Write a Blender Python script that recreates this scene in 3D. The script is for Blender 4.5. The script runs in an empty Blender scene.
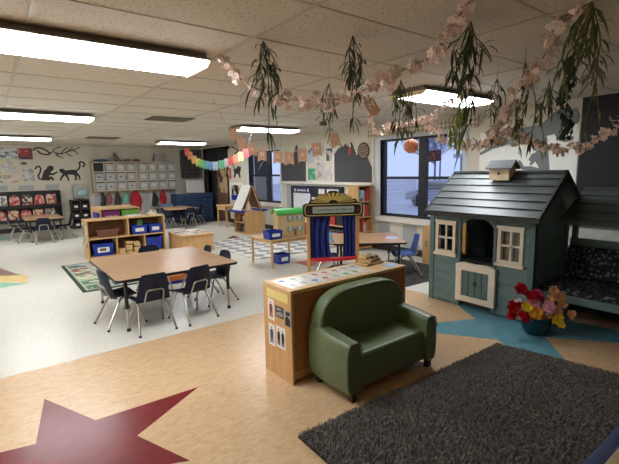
import bpy, math, random
import numpy as np
from mathutils import Vector, Matrix, Euler

sc = bpy.context.scene
col = sc.collection
R = math.radians
random.seed(7)

# ------------------------------------------------------------------ camera
cam_d = bpy.data.cameras.new('camera')
cam_d.sensor_fit = 'HORIZONTAL'
cam_d.sensor_width = 36.0
cam_d.lens = 419.88 / 619 * 36.0
cam_d.clip_start = 0.05
cam = bpy.data.objects.new('camera', cam_d)
col.objects.link(cam)
cr = Vector((0.7943, -0.6076, -0.0187)).normalized()
cb = Vector((-0.6000, -0.7870, 0.1440)).normalized()
cu = cb.cross(cr).normalized()
cr = cu.cross(cb).normalized()
cam.matrix_world = Matrix(((cr.x, cu.x, cb.x, 0.0), (cr.y, cu.y, cb.y, 0.0), (cr.z, cu.z, cb.z, 1.62), (0, 0, 0, 1)))
sc.camera = cam

# ------------------------------------------------------------------ world, exposure
w = bpy.data.worlds.new('sky'); sc.world = w; w.use_nodes = True
nt = w.node_tree; nt.nodes.clear()
bg = nt.nodes.new('ShaderNodeBackground'); wo = nt.nodes.new('ShaderNodeOutputWorld')
bg.inputs['Color'].default_value = (0.55, 0.66, 1.0, 1); bg.inputs['Strength'].default_value = 0.50
nt.links.new(bg.outputs[0], wo.inputs[0])
sc.view_settings.view_transform = 'Standard'
sc.view_settings.look = 'None'
sc.view_settings.gamma = 1.0
sc.view_settings.use_curve_mapping = False
sc.view_settings.exposure = 1.08
LAMP = 11.0
try:
    sc.cycles.use_denoising = True
    sc.cycles.max_bounces = 8
    sc.cycles.diffuse_bounces = 5
    sc.cycles.sample_clamp_indirect = 6.0
except Exception:
    pass

# ------------------------------------------------------------------ materials
def lin(h):
    if isinstance(h, str):
        h = h.lstrip('#'); c = [int(h[i:i+2], 16) / 255 for i in (0, 2, 4)]
    else:
        c = [v / 255 for v in h]
    return tuple(v / 12.92 if v <= 0.04045 else ((v + 0.055) / 1.055) ** 2.4 for v in c) + (1,)

CACHE = {}
def base(name, colr, rough=0.6, metal=0.0, spec=0.5):
    m = bpy.data.materials.new(name); m.use_nodes = True
    b = m.node_tree.nodes['Principled BSDF']
    b.inputs['Base Color'].default_value = lin(colr)
    b.inputs['Roughness'].default_value = rough
    b.inputs['Metallic'].default_value = metal
    b.inputs['Specular IOR Level'].default_value = spec
    return m, b, m.node_tree

def M(name, colr, rough=0.6, metal=0.0, var=0.10, scale=12.0, bump=0.0, bscale=60.0, stretch=(1, 1, 1), spec=0.5):
    """plain surface whose colour wanders a little"""
    key = (name,)
    if key in CACHE: return CACHE[key]
    m, b, t = base(name, colr, rough, metal, spec)
    tc = t.nodes.new('ShaderNodeTexCoord'); mp = t.nodes.new('ShaderNodeMapping')
    mp.inputs['Scale'].default_value = stretch
    t.links.new(tc.outputs['Object'], mp.inputs['Vector'])
    n = t.nodes.new('ShaderNodeTexNoise'); n.inputs['Scale'].default_value = scale; n.inputs['Detail'].default_value = 5
    t.links.new(mp.outputs[0], n.inputs['Vector'])
    mx = t.nodes.new('ShaderNodeMix'); mx.data_type = 'RGBA'
    c = lin(colr)
    mx.inputs[6].default_value = tuple(max(0, v * (1 - var)) for v in c[:3]) + (1,)
    mx.inputs[7].default_value = tuple(min(1, v * (1 + var)) for v in c[:3]) + (1,)
    rp = t.nodes.new('ShaderNodeMapRange'); rp.inputs[1].default_value = 0.3; rp.inputs[2].default_value = 0.7
    t.links.new(n.outputs[0], rp.inputs[0]); t.links.new(rp.outputs[0], mx.inputs[0])
    t.links.new(mx.outputs[2], b.inputs['Base Color'])
    if bump:
        n2 = t.nodes.new('ShaderNodeTexNoise'); n2.inputs['Scale'].default_value = bscale
        t.links.new(mp.outputs[0], n2.inputs['Vector'])
        bp = t.nodes.new('ShaderNodeBump'); bp.inputs['Strength'].default_value = bump; bp.inputs['Distance'].default_value = 0.01
        t.links.new(n2.outputs[0], bp.inputs['Height']); t.links.new(bp.outputs[0], b.inputs['Normal'])
    CACHE[key] = m
    return m

def wood(name, c1, c2, rough=0.4, scale=3.0, axis=(1, 8, 8)):
    m, b, t = base(name, c1, rough)
    tc = t.nodes.new('ShaderNodeTexCoord'); mp = t.nodes.new('ShaderNodeMapping')
    mp.inputs['Scale'].default_value = axis
    t.links.new(tc.outputs['Object'], mp.inputs['Vector'])
    n = t.nodes.new('ShaderNodeTexNoise'); n.inputs['Scale'].default_value = scale; n.inputs['Detail'].default_value = 8; n.inputs['Roughness'].default_value = 0.6
    t.links.new(mp.outputs[0], n.inputs['Vector'])
    cr_ = t.nodes.new('ShaderNodeValToRGB'); cr_.color_ramp.elements[0].position = 0.32; cr_.color_ramp.elements[1].position = 0.68
    cr_.color_ramp.elements[0].color = lin(c1); cr_.color_ramp.elements[1].color = lin(c2)
    t.links.new(n.outputs[0], cr_.inputs[0]); t.links.new(cr_.outputs[0], b.inputs['Base Color'])
    return m

def prnt(name, cols, scale=12.0, seed=0.0, rough=0.5, stretch=(1, 1, 1)):
    """printed sheet: blotches of a few colours"""
    m, b, t = base(name, cols[0], rough)
    tc = t.nodes.new('ShaderNodeTexCoord'); mp = t.nodes.new('ShaderNodeMapping')
    mp.inputs['Location'].default_value = (seed, seed * 1.7, seed * 0.6); mp.inputs['Scale'].default_value = stretch
    t.links.new(tc.outputs['Object'], mp.inputs['Vector'])
    v = t.nodes.new('ShaderNodeTexVoronoi'); v.inputs['Scale'].default_value = scale
    t.links.new(mp.outputs[0], v.inputs['Vector'])
    sp = t.nodes.new('ShaderNodeSeparateColor'); t.links.new(v.outputs['Color'], sp.inputs[0])
    cr_ = t.nodes.new('ShaderNodeValToRGB'); cr_.color_ramp.interpolation = 'CONSTANT'
    e = cr_.color_ramp.elements
    while len(e) < len(cols): e.new(0.5)
    for i, c in enumerate(cols):
        e[i].position = i / len(cols); e[i].color = lin(c)
    t.links.new(sp.outputs[0], cr_.inputs[0]); t.links.new(cr_.outputs[0], b.inputs['Base Color'])
    return m

def emis(name, colr, strength):
    m = bpy.data.materials.new(name); m.use_nodes = True
    t = m.node_tree; t.nodes.clear()
    e = t.nodes.new('ShaderNodeEmission'); o = t.nodes.new('ShaderNodeOutputMaterial')
    e.inputs[0].default_value = lin(colr); e.inputs[1].default_value = strength
    t.links.new(e.outputs[0], o.inputs[0])
    return m

# ------------------------------------------------------------------ mesh builder
class MB:
    def __init__(s, o=(0, 0, 0)):
        s.v = []; s.f = []; s.m = []; s.o = Vector(o); s.mi = 0
    def add(s, vs, fs, mi=None):
        b = len(s.v)
        s.v += [tuple(Vector(v)) for v in vs]
        s.f += [tuple(i + b for i in f) for f in fs]
        s.m += [s.mi if mi is None else mi] * len(fs)
        return s
    def box(s, x0, x1, y0, y1, z0, z1, mi=None):
        vs = [(x, y, z) for z in (z0, z1) for y in (y0, y1) for x in (x0, x1)]
        return s.add(vs, [(0, 2, 3, 1), (4, 5, 7, 6), (0, 1, 5, 4), (2, 6, 7, 3), (0, 4, 6, 2), (1, 3, 7, 5)], mi)
    def obox(s, c, size, rot=(0, 0, 0), mi=None):
        e = Euler(rot).to_matrix(); c = Vector(c); h = Vector(size) / 2
        vs = [c + e @ Vector((x * h.x, y * h.y, z * h.z)) for z in (-1, 1) for y in (-1, 1) for x in (-1, 1)]
        return s.add(vs, [(0, 2, 3, 1), (4, 5, 7, 6), (0, 1, 5, 4), (2, 6, 7, 3), (0, 4, 6, 2), (1, 3, 7, 5)], mi)
    def quad(s, *p, mi=None):
        return s.add(p, [tuple(range(len(p)))], mi)
    def prism(s, poly, fn, t0, t1, mi=None):
        """poly 2d list, fn(u,v,t)->xyz"""
        n = len(poly)
        vs = [fn(u, v, t0) for u, v in poly] + [fn(u, v, t1) for u, v in poly]
        fs = [tuple(range(n)), tuple(range(2 * n - 1, n - 1, -1))] + [(i, i + n, (i + 1) % n + n, (i + 1) % n) for i in range(n)]
        return s.add(vs, fs, mi)
    def tube(s, pts, r, n=8, mi=None, cap=True):
        pts = [Vector(p) for p in pts]
        rs = r if isinstance(r, (list, tuple)) else [r] * len(pts)
        vs = []; fs = []
        up = None
        for i, p in enumerate(pts):
            d = (pts[min(i + 1, len(pts) - 1)] - pts[max(i - 1, 0)])
            d = d.normalized() if d.length > 1e-9 else Vector((0, 0, 1))
            if up is None:
                up = Vector((0, 0, 1)) if abs(d.z) < 0.9 else Vector((1, 0, 0))
            a = d.cross(up)
            if a.length < 1e-4: a = d.cross(Vector((0.3, 1, 0.2)))
            a.normalize(); b = a.cross(d).normalized(); up = b
            for k in range(n):
                t = 2 * math.pi * k / n
                vs.append(p + (a * math.cos(t) + b * math.sin(t)) * rs[i])
        for i in range(len(pts) - 1):
            for k in range(n):
                fs.append((i * n + k, i * n + (k + 1) % n, (i + 1) * n + (k + 1) % n, (i + 1) * n + k))
        if cap:
            fs.append(tuple(range(n - 1, -1, -1))); fs.append(tuple(range((len(pts) - 1) * n, len(pts) * n)))
        return s.add(vs, fs, mi)
    def lathe(s, prof, c=(0, 0, 0), n=24, mi=None, ax='z'):
        vs = []; fs = []
        for r, z in prof:
            for k in range(n):
                t = 2 * math.pi * k / n
                p = Vector((r * math.cos(t), r * math.sin(t), z))
                if ax == 'x': p = Vector((p.z, p.x, p.y))
                if ax == 'y': p = Vector((p.x, p.z, p.y))
                vs.append(p + Vector(c))
        for i in range(len(prof) - 1):
            for k in range(n):
                fs.append((i * n + k, i * n + (k + 1) % n, (i + 1) * n + (k + 1) % n, (i + 1) * n + k))
        fs.append(tuple(range(n - 1, -1, -1))); fs.append(tuple(range((len(prof) - 1) * n, len(prof) * n)))
        return s.add(vs, fs, mi)
    def ball(s, c, r, n=12, k=8, mi=None):
        rr = r if isinstance(r, (tuple, list)) else (r, r, r)
        vs = []; fs = []
        for i in range(k + 1):
            a = math.pi * i / k
            for j in range(n):
                t = 2 * math.pi * j / n
                vs.append((c[0] + rr[0] * max(math.sin(a), 1e-3) * math.cos(t), c[1] + rr[1] * max(math.sin(a), 1e-3) * math.sin(t), c[2] - rr[2] * math.cos(a)))
        for i in range(k):
            for j in range(n):
                fs.append((i * n + j, i * n + (j + 1) % n, (i + 1) * n + (j + 1) % n, (i + 1) * n + j))
        return s.add(vs, fs, mi)
    def surf(s, fn, nu, nv, th=0.0, mi=None):
        """grid fn(u,v)->xyz, optional thickness along normal"""
        P = [[Vector(fn(i / nu, j / nv)) for j in range(nv + 1)] for i in range(nu + 1)]
        vs = [p for row in P for p in row]; W = nv + 1
        fs = [(i * W + j, (i + 1) * W + j, (i + 1) * W + j + 1, i * W + j + 1) for i in range(nu) for j in range(nv)]
        if th:
            N = []
            for i in range(nu + 1):
                for j in range(nv + 1):
                    a = P[min(i + 1, nu)][j] - P[max(i - 1, 0)][j]; b = P[i][min(j + 1, nv)] - P[i][max(j - 1, 0)]
                    q = a.cross(b); N.append(q.normalized() if q.length else Vector((0, 0, 1)))
            n0 = len(vs)
            vs += [v - n_ * th for v, n_ in zip(list(vs), N)]
            fs += [tuple(x + n0 for x in reversed(f)) for f in list(fs)]
            e = [i * W for i in range(nu + 1)] + [nu * W + j for j in range(1, nv + 1)] + [i * W + nv for i in range(nu - 1, -1, -1)] + [j for j in range(nv - 1, 0, -1)]
            for a, b in zip(e, e[1:] + e[:1]): fs.append((b, a, a + n0, b + n0))
        return s.add(vs, fs, mi)
    def ribbon(s, pts, wd, fn, t0, t1, mi=None):
        """flat stroke with round ends in a 2d plane"""
        for i, (a, b) in enumerate(zip(pts, pts[1:])):
            wa = wd[i] if isinstance(wd, (list, tuple)) else wd
            wb = wd[i + 1] if isinstance(wd, (list, tuple)) else wd
            an = math.atan2(b[1] - a[1], b[0] - a[0])
            poly = [(a[0] + wa * math.cos(an + math.pi / 2 + k * math.pi / 5), a[1] + wa * math.sin(an + math.pi / 2 + k * math.pi / 5)) for k in range(6)]
            poly += [(b[0] + wb * math.cos(an - math.pi / 2 + k * math.pi / 5), b[1] + wb * math.sin(an - math.pi / 2 + k * math.pi / 5)) for k in range(6)]
            s.prism(poly, fn, t0 - i * 0.0001, t1 - i * 0.0001, mi)
        return s
    def mesh(s, name, mats):
        me = bpy.data.meshes.new(name)
        o = s.o
        me.from_pydata([(v[0] - o.x, v[1] - o.y, v[2] - o.z) for v in s.v], [], s.f)
        for m in (mats if isinstance(mats, (list, tuple)) else [mats]): me.materials.append(m)
        me.polygons.foreach_set('material_index', s.m)
        me.validate(); me.update()
        import bmesh
        bm = bmesh.new(); bm.from_mesh(me); bmesh.ops.recalc_face_normals(bm, faces=bm.faces); bm.to_mesh(me); bm.free()
        return me
    def build(s, name, mats, parent=None, bevel=0.0, seg=2, smooth=False, label=None, cat=None, group=None, kind=None, sub=0):
        me = s.mesh(name, mats)
        ob = bpy.data.objects.new(name, me); col.objects.link(ob)
        if parent is not None: ob.parent = parent
        else: ob.location = s.o
        if smooth or bevel:
            me.polygons.foreach_set('use_smooth', [True] * len(me.polygons))
            if not (smooth and not bevel and sub):
                me.set_sharp_from_angle(angle=R(42))
        if bevel:
            md = ob.modifiers.new('bevel', 'BEVEL'); md.width = bevel; md.segments = seg; md.limit_method = 'ANGLE'; md.angle_limit = R(35)
            md.harden_normals = True
        if sub:
            md = ob.modifiers.new('sub', 'SUBSURF'); md.levels = sub; md.render_levels = sub
        tag(ob, label, cat, group, kind)
        return ob

def tag(o, label=None, cat=None, group=None, kind=None):
    if label: o['label'] = label
    if cat: o['category'] = cat
    if group: o['group'] = group
    if kind: o['kind'] = kind
    return o

def thing(name, loc, label, cat, group=None, rz=0.0):
    o = bpy.data.objects.new(name, None); col.objects.link(o)
    o.empty_display_size = 0.1
    o.location = loc; o.rotation_euler = (0, 0, rz)
    return tag(o, label, cat, group)

def children(o): return [x for x in bpy.data.objects if x.parent == o]
def dup(o, loc, rz, label, group=None):
    c = o.copy(); col.objects.link(c); c.location = loc; c.rotation_euler = (0, 0, rz)
    c['label'] = label
    if group: c['group'] = group
    for ch in children(o):
        d = ch.copy(); col.objects.link(d); d.parent = c
        for g in children(ch):
            e = g.copy(); col.objects.link(e); e.parent = d
    return c

def text(s, size, mw, mat, parent=None, name='lettering', ext=0.001, align='CENTER'):
    """flat lettering turned into a mesh; mw = 4x4 matrix in the parent's space"""
    cu_ = bpy.data.curves.new(name, 'FONT'); cu_.body = s; cu_.size = size; cu_.extrude = ext
    cu_.align_x = align; cu_.align_y = 'CENTER'
    t = bpy.data.objects.new('t', cu_); col.objects.link(t)
    bpy.context.view_layer.update()
    dg = bpy.context.evaluated_depsgraph_get()
    me = bpy.data.meshes.new_from_object(t.evaluated_get(dg)); me.name = name
    bpy.data.objects.remove(t)
    me.transform(mw); me.materials.clear(); me.materials.append(mat)
    o = bpy.data.objects.new(name, me); col.objects.link(o)
    if parent is not None: o.parent = parent
    return o

def frame(xa, za, loc):
    """matrix whose local x is xa, local y is za (up) and z faces out"""
    xa = Vector(xa).normalized(); za = Vector(za).normalized(); n = xa.cross(za).normalized()
    return Matrix(((xa.x, za.x, n.x, loc[0]), (xa.y, za.y, n.y, loc[1]), (xa.z, za.z, n.z, loc[2]), (0, 0, 0, 1)))

BW = lambda u, v, t: (u, 14.8 - t, v)        # on the back wall
RW = lambda u, v, t: (6.3 - t, u, v)         # on the right wall

# shared materials
WALL = M('wall_paint', (210, 204, 188), 0.75, var=0.03, scale=3, bump=0.08, bscale=40)
TRIMW = M('white_trim', (226, 222, 212), 0.5, var=0.02)
BLACKT = M('black_rubber', (38, 38, 42), 0.6, var=0.1)
BLACK = M('black_plastic', (24, 24, 28), 0.5, var=0.1)
NAVY = M('navy_plastic', (20, 27, 50), 0.5, var=0.15, scale=30, spec=0.3)
BLUEP = M('blue_plastic', (20, 52, 150), 0.35, var=0.08)
BLUEC = M('blue_chair_plastic', (50, 84, 150), 0.4, var=0.08)
CHROME = M('chrome', (190, 184, 172), 0.28, 1.0, var=0.05)
MAPLE = wood('maple', (200, 160, 110), (218, 180, 130), 0.42, 2.5, (8, 1, 1))
MAPLEV = wood('maple_upright', (192, 148, 96), (210, 168, 114), 0.45, 2.5, (8, 8, 1))
OAK = wood('oak_laminate', (180, 140, 104), (198, 160, 124), 0.28, 3.0, (1, 12, 1))
PAPER = M('white_paper', (228, 226, 220), 0.6, var=0.03)
DARKG = M('charcoal_card', (74, 75, 80), 0.8, var=0.05)
DECAL = M('black_vinyl', (52, 51, 52), 0.7, var=0.05)
GREYD = M('grey_vinyl', (120, 124, 124), 0.7, var=0.05)
CLEARB = M('frosted_plastic', (172, 172, 168), 0.35, var=0.12, scale=10)
GREYP = M('grey_panel', (168, 170, 172), 0.6, var=0.03)
RED = M('red_cloth', (176, 30, 44), 0.7, var=0.15)

# ================================================================== setting
TANF, b, t = base('tan_linoleum', (214, 178, 134), 0.28, spec=0.38)
tc = t.nodes.new('ShaderNodeTexCoord'); mp = t.nodes.new('ShaderNodeMapping'); mp.inputs['Scale'].default_value = (1, 2.2, 1); mp.inputs['Rotation'].default_value = (0, 0, 0.5)
n = t.nodes.new('ShaderNodeTexNoise'); n.inputs['Scale'].default_value = 13; n.inputs['Detail'].default_value = 9; n.inputs['Roughness'].default_value = 0.72; n.inputs['Distortion'].default_value = 0.6
cr_ = t.nodes.new('ShaderNodeValToRGB'); e = cr_.color_ramp.elements
e[0].position = 0.28; e[0].color = lin((182, 146, 108)); e[1].position = 0.72; e[1].color = lin((216, 188, 152))
x_ = e.new(0.5); x_.color = lin((204, 171, 132))
t.links.new(tc.outputs['Object'], mp.inputs[0]); t.links.new(mp.outputs[0], n.inputs[0]); t.links.new(n.outputs[0], cr_.inputs[0]); t.links.new(cr_.outputs[0], b.inputs['Base Color'])
WHF = M('white_vinyl_floor', (212, 209, 198), 0.26, var=0.07, scale=26, spec=0.28)
MAROON = M('maroon_linoleum', (116, 32, 36), 0.27, var=0.12, scale=9, spec=0.35)
BLUEF = M('blue_linoleum', (100, 152, 168), 0.25, var=0.10, scale=9)
GREENF = M('green_linoleum', (128, 186, 158), 0.3, var=0.05)
YELF = M('yellow_linoleum', (222, 196, 128), 0.3, var=0.05)
BRNF = M('brown_linoleum', (140, 112, 100), 0.3, var=0.05)

XL, XR, YN, YB, H = -3.2, 6.3, -3.0, 14.8, 2.5
f = MB(); f.box(XL, XR, YN, YB, -0.1, 0.0, 0)
def flat(poly, z, mi): f.prism(poly, lambda u, v, t_: (u, v, t_), 0.0, z, mi)
flat([(XL, YN), (XR, YN), (XR, 2.3), (4.4, 2.3), (4.4, 4.08), (XL, 4.08)], 0.0015, 1)
flat([(0.18, 3.48), (0.42, 2.94), (1.13, 2.92), (0.59, 2.59), (0.76, 2.16), (0.33, 2.35), (-0.25, 2.02), (-0.08, 2.55), (-0.62, 3.06), (0.08, 2.9)], 0.0025, 2)
flat([(4.06, 2.39), (4.75, 3.4), (4.72, 2.35), (5.6, 2.1), (4.75, 1.72), (4.9, 0.6), (4.1, 1.69), (3.2, 0.9), (3.7, 1.95), (3.13, 2.83)], 0.0025, 3)
flat([(-0.9, 8.6), (0.36, 7.62), (-0.1, 7.5), (-0.9, 7.4)], 0.002, 4)
flat([(-0.9, 8.9), (-0.2, 8.9), (0.39, 8.25), (0.36, 7.62), (0.1, 7.9)], 0.003, 5)
flat([(-0.9, 9.4), (0.0, 9.4), (0.3, 8.3), (0.0, 8.5)], 0.004, 6)
flat([(-0.9, 13.9), (0.18, 14.0), (0.34, 13.2), (-0.9, 13.1)], 0.002, 4)
flat([(4.58, 9.4), (4.95, 9.75), (4.9, 9.3)], 0.002, 2)
fo = f.build('floor', [WHF, TANF, MAROON, BLUEF, GREENF, YELF, BRNF], kind='structure')

# ceiling with a metal grid
CEIL, b, t = base('ceiling_tile', (206, 196, 180), 0.85)
tc = t.nodes.new('ShaderNodeTexCoord')
n = t.nodes.new('ShaderNodeTexNoise'); n.inputs['Scale'].default_value = 55; n.inputs['Detail'].default_value = 3
cr_ = t.nodes.new('ShaderNodeValToRGB'); e = cr_.color_ramp.elements
e[0].position = 0.33; e[0].color = lin((164, 153, 138)); e[1].position = 0.42; e[1].color = lin((212, 205, 192))
t.links.new(tc.outputs['Object'], n.inputs[0]); t.links.new(n.outputs[0], cr_.inputs[0]); t.links.new(cr_.outputs[0], b.inputs['Base Color'])
bp = t.nodes.new('ShaderNodeBump'); bp.inputs['Strength'].default_value = 0.3; bp.inputs['Distance'].default_value = 0.004
t.links.new(n.outputs[0], bp.inputs['Height']); t.links.new(bp.outputs[0], b.inputs['Normal'])
c = MB(); c.box(XL, XR, YN, YB, H + 0.006, H + 0.1, 0)
for i in range(-3, 4):
    x = 1.51 + 1.22 * i
    if XL < x < XR: c.box(x - 0.012, x + 0.012, YN, YB, H, H + 0.02, 1)
y = 2.56 - 0.665 * 8
while y < YB:
    if y > YN: c.box(XL, XR, y - 0.01, y + 0.01, H + 0.002, H + 0.02, 1)
    y += 0.665
GRID = M('ceiling_grid_metal', (188, 180, 164), 0.5, var=0.03)
c.build('ceiling', [CEIL, GRID], kind='structure')

m = MB(); m.box(XL, XR + 0.2, YB, YB + 0.2, 0, H + 0.1); m.build('wall_back', WALL, kind='structure')
m = MB(); m.box(XL - 0.2, XL, YN, YB, 0, H + 0.1); m.build('wall_left', WALL, kind='structure')
m = MB(); m.box(XL, XR, YN - 0.2, YN, 0, H + 0.1); m.build('wall_front', WALL, kind='structure')
# right wall with two window openings and the entrance recess
W1 = (4.05, 5.88, 0.70, 2.20); W2 = (9.50, 11.20, 0.76, 2.20)
m = MB()
def rseg(y0, y1, z0, z1, mi=0):
    z1 = H + 0.1 if z1 == H else z1
    m.box(6.3, 6.5, y0, y1, z0, z1, mi)
rseg(YN, W1[0], 0, H); rseg(W1[1], W2[0], 0, H); rseg(W2[1], 12.6, 0, H); rseg(14.3, YB + 0.2, 0, H); rseg(12.6, 14.3, 2.36, H)
for wv in (W1, W2):
    rseg(wv[0], wv[1], 0, wv[2]); rseg(wv[0], wv[1], wv[3], H)
for a, b_ in ((5.62, 5.92), (4.96, 5.29), (4.3, 4.62), (6.3, 6.6), (8.9, 9.2), (9.6, 9.9), (10.3, 10.6)):
    m.box(6.297, 6.301, a, b_, 0.13, 0.575, 1)
m.box(6.297, 6.301, 9.0, 9.22, 0.13, 1.30, 1)
m.box(6.297, 6.301, 9.45, 9.49, 1.36, 2.4, 1)
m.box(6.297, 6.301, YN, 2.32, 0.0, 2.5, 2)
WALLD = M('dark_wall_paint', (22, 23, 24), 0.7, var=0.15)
m.build('wall_right', [WALL, GREYP, WALLD], kind='structure')
m = MB(); m.box(6.285, 6.3, 2.33, 3.74, 0.0, 2.16); m.build('wall_lit_patch', M('lit_wall_white', (236, 238, 228), 0.6, var=0.02), kind='structure')  # brightly lit stretch of wall, its light put into a whiter panel colour
m = MB(); m.box(6.275, 6.3, 2.32, 12.6, 0, 0.12); m.build('baseboard_right', BLACKT, kind='structure')
m = MB(); m.box(XL, 6.28, 14.775, 14.8, 0, 0.13); m.build('baseboard_back', BLACKT, kind='structure')
# entrance recess
m = MB(); m.box(6.3, 7.6, 14.3, 14.5, 0, 2.36); m.box(6.5, 7.6, 12.4, 12.6, 0, 2.36); m.box(7.6, 7.7, 12.4, 14.5, 0, 2.36); m.box(6.3, 7.6, 12.4, 14.5, 2.36, 2.46); m.box(6.3, 7.6, 12.4, 14.5, -0.1, 0)
m.build('wall_entrance', M('dark_hall', (60, 54, 52), 0.7), kind='structure')
m = MB(); m.box(6.28, 6.36, 14.24, 14.36, 0, 2.4); m.box(6.28, 6.36, 12.54, 12.62, 0, 2.4); m.box(6.28, 6.36, 12.54, 14.36, 2.32, 2.4); m.box(6.30, 6.34, 13.52, 13.6, 0, 2.32); m.box(6.30, 6.34, 12.6, 14.26, 1.93, 2.0)
m.box(6.31, 6.33, 12.6, 14.26, 2.0, 2.33)
m.build('trim_2', BLACKT, kind='structure')
d = thing('door_1', (6.32, 13.1, 0), 'brown classroom door with tan paper posters at the far right corner', 'door'); d['kind'] = 'structure'
m = MB(d.location); m.box(6.33, 6.37, 12.62, 13.52, 0.01, 1.93); m.build('door_panel', M('brown_door', (110, 84, 64), 0.5), d, bevel=0.004)
m = MB(d.location); m.box(6.31, 6.33, 12.72, 13.3, 0.95, 1.85); m.build('poster', prnt('door_poster', [(190, 158, 116), (176, 140, 100), (60, 48, 44), (196, 170, 130)], 7, 3), d)
m = MB(d.location); m.tube([(6.31, 13.44, 0.9), (6.27, 13.44, 0.9), (6.27, 13.36, 0.9)], 0.012); m.build('door_handle', CHROME, d, smooth=True)

# windows
GLASS = bpy.data.materials.new('window_glass'); GLASS.use_nodes = True
g = GLASS.node_tree.nodes['Principled BSDF']; g.inputs['Transmission Weight'].default_value = 1; g.inputs['Roughness'].default_value = 0.0; g.inputs['IOR'].default_value = 1.01; g.inputs['Base Color'].default_value = (0.93, 0.96, 1, 1)
FRM = M('dark_window_frame', (26, 27, 34), 0.45, var=0.1)
SLAT = M('blind_slat', (226, 228, 236), 0.5, var=0.02)
def window(nm, wv, mull, label):
    y0, y1, z0, z1 = wv; zr = z0 + 0.755
    o = thing(nm, (6.38, (y0 + y1) / 2, z0), label, 'window'); o['kind'] = 'structure'
    m = MB(o.location)
    m.box(6.35, 6.43, y0, y0 + 0.05, z0, z1); m.box(6.35, 6.43, y1 - 0.06, y1, z0, z1); m.box(6.35, 6.43, y0, y1, z0, z0 + 0.05); m.box(6.35, 6.43, y0, y1, z1 - 0.04, z1)
    m.box(6.345, 6.435, mull - 0.08, mull + 0.08, z0, z1)
    m.box(6.36, 6.42, y0, y1, zr - 0.025, zr + 0.025)
    m.build('window_frame', FRM, o, bevel=0.004)
    m = MB(o.location); m.box(6.388, 6.392, y0 + 0.04, y1 - 0.04, z0 + 0.03, z1 - 0.03); m.build('pane', GLASS, o)
    m = MB(o.location); z = z0 + 0.06
    while z < zr - 0.03:
        m.obox((6.362, (y0 + mull) / 2, z), (0.020, mull - y0 - 0.26, 0.0016), (0, R(24), 0))
        m.obox((6.362, (y1 + mull) / 2, z), (0.020, y1 - mull - 0.28, 0.0016), (0, R(24), 0)); z += 0.026
    m.build('window_blind', SLAT, o)
    m = MB(o.location); m.box(6.22, 6.35, y0 - 0.06, y1 + 0.06, z0 - 0.10, z0 - 0.003); m.build('window_sill', TRIMW, o, bevel=0.006)
    m = MB(o.location); m.box(6.29, 6.35, y0 - 0.09, y0, z0, z1 + 0.05); m.box(6.29, 6.35, y1, y1 + 0.12, z0, z1 + 0.05); m.box(6.29, 6.35, y0, y1, z1, z1 + 0.05); m.build('window_casing', M('casing_paint', (206, 212, 222), 0.5, var=0.02), o)
    return o
window('window_1', W1, 4.90, 'large dark framed double window beside the playhouse roof')
window('window_2', W2, 10.19, 'far dark framed double window behind the easel')
# patterned valance above the near window
LAT, b, t = base('lattice_cloth', (205, 190, 165), 0.8)
tc = t.nodes.new('ShaderNodeTexCoord'); mp = t.nodes.new('ShaderNodeMapping'); mp.inputs['Rotation'].default_value = (R(45), 0, 0)
ck = t.nodes.new('ShaderNodeTexChecker'); ck.inputs['Scale'].default_value = 18; ck.inputs[1].default_value = lin((216, 204, 184)); ck.inputs[2].default_value = lin((160, 146, 126))
t.links.new(tc.outputs['Object'], mp.inputs[0]); t.links.new(mp.outputs[0], ck.inputs[0]); t.links.new(ck.outputs[0], b.inputs['Base Color'])
m = MB((6.27, 5.0, 2.26)); m.box(6.262, 6.282, 3.78, 6.2, 2.26, 2.44); m.build('valance', LAT, label='tan lattice patterned valance strip above the near window', cat='valance')

# ledge over the book wall, frames of the display boards
m = MB(); m.box(6.26, 6.3, 6.1, 9.5, 1.30, 1.36); m.box(6.285, 6.3, 7.28, 7.34, 1.36, 2.3); m.box(6.285, 6.3, 8.28, 8.34, 1.36, 2.3); m.box(6.285, 6.3, 6.06, 6.1, 1.3, 2.3)
m.build('trim_3', TRIMW, kind='structure')

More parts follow.
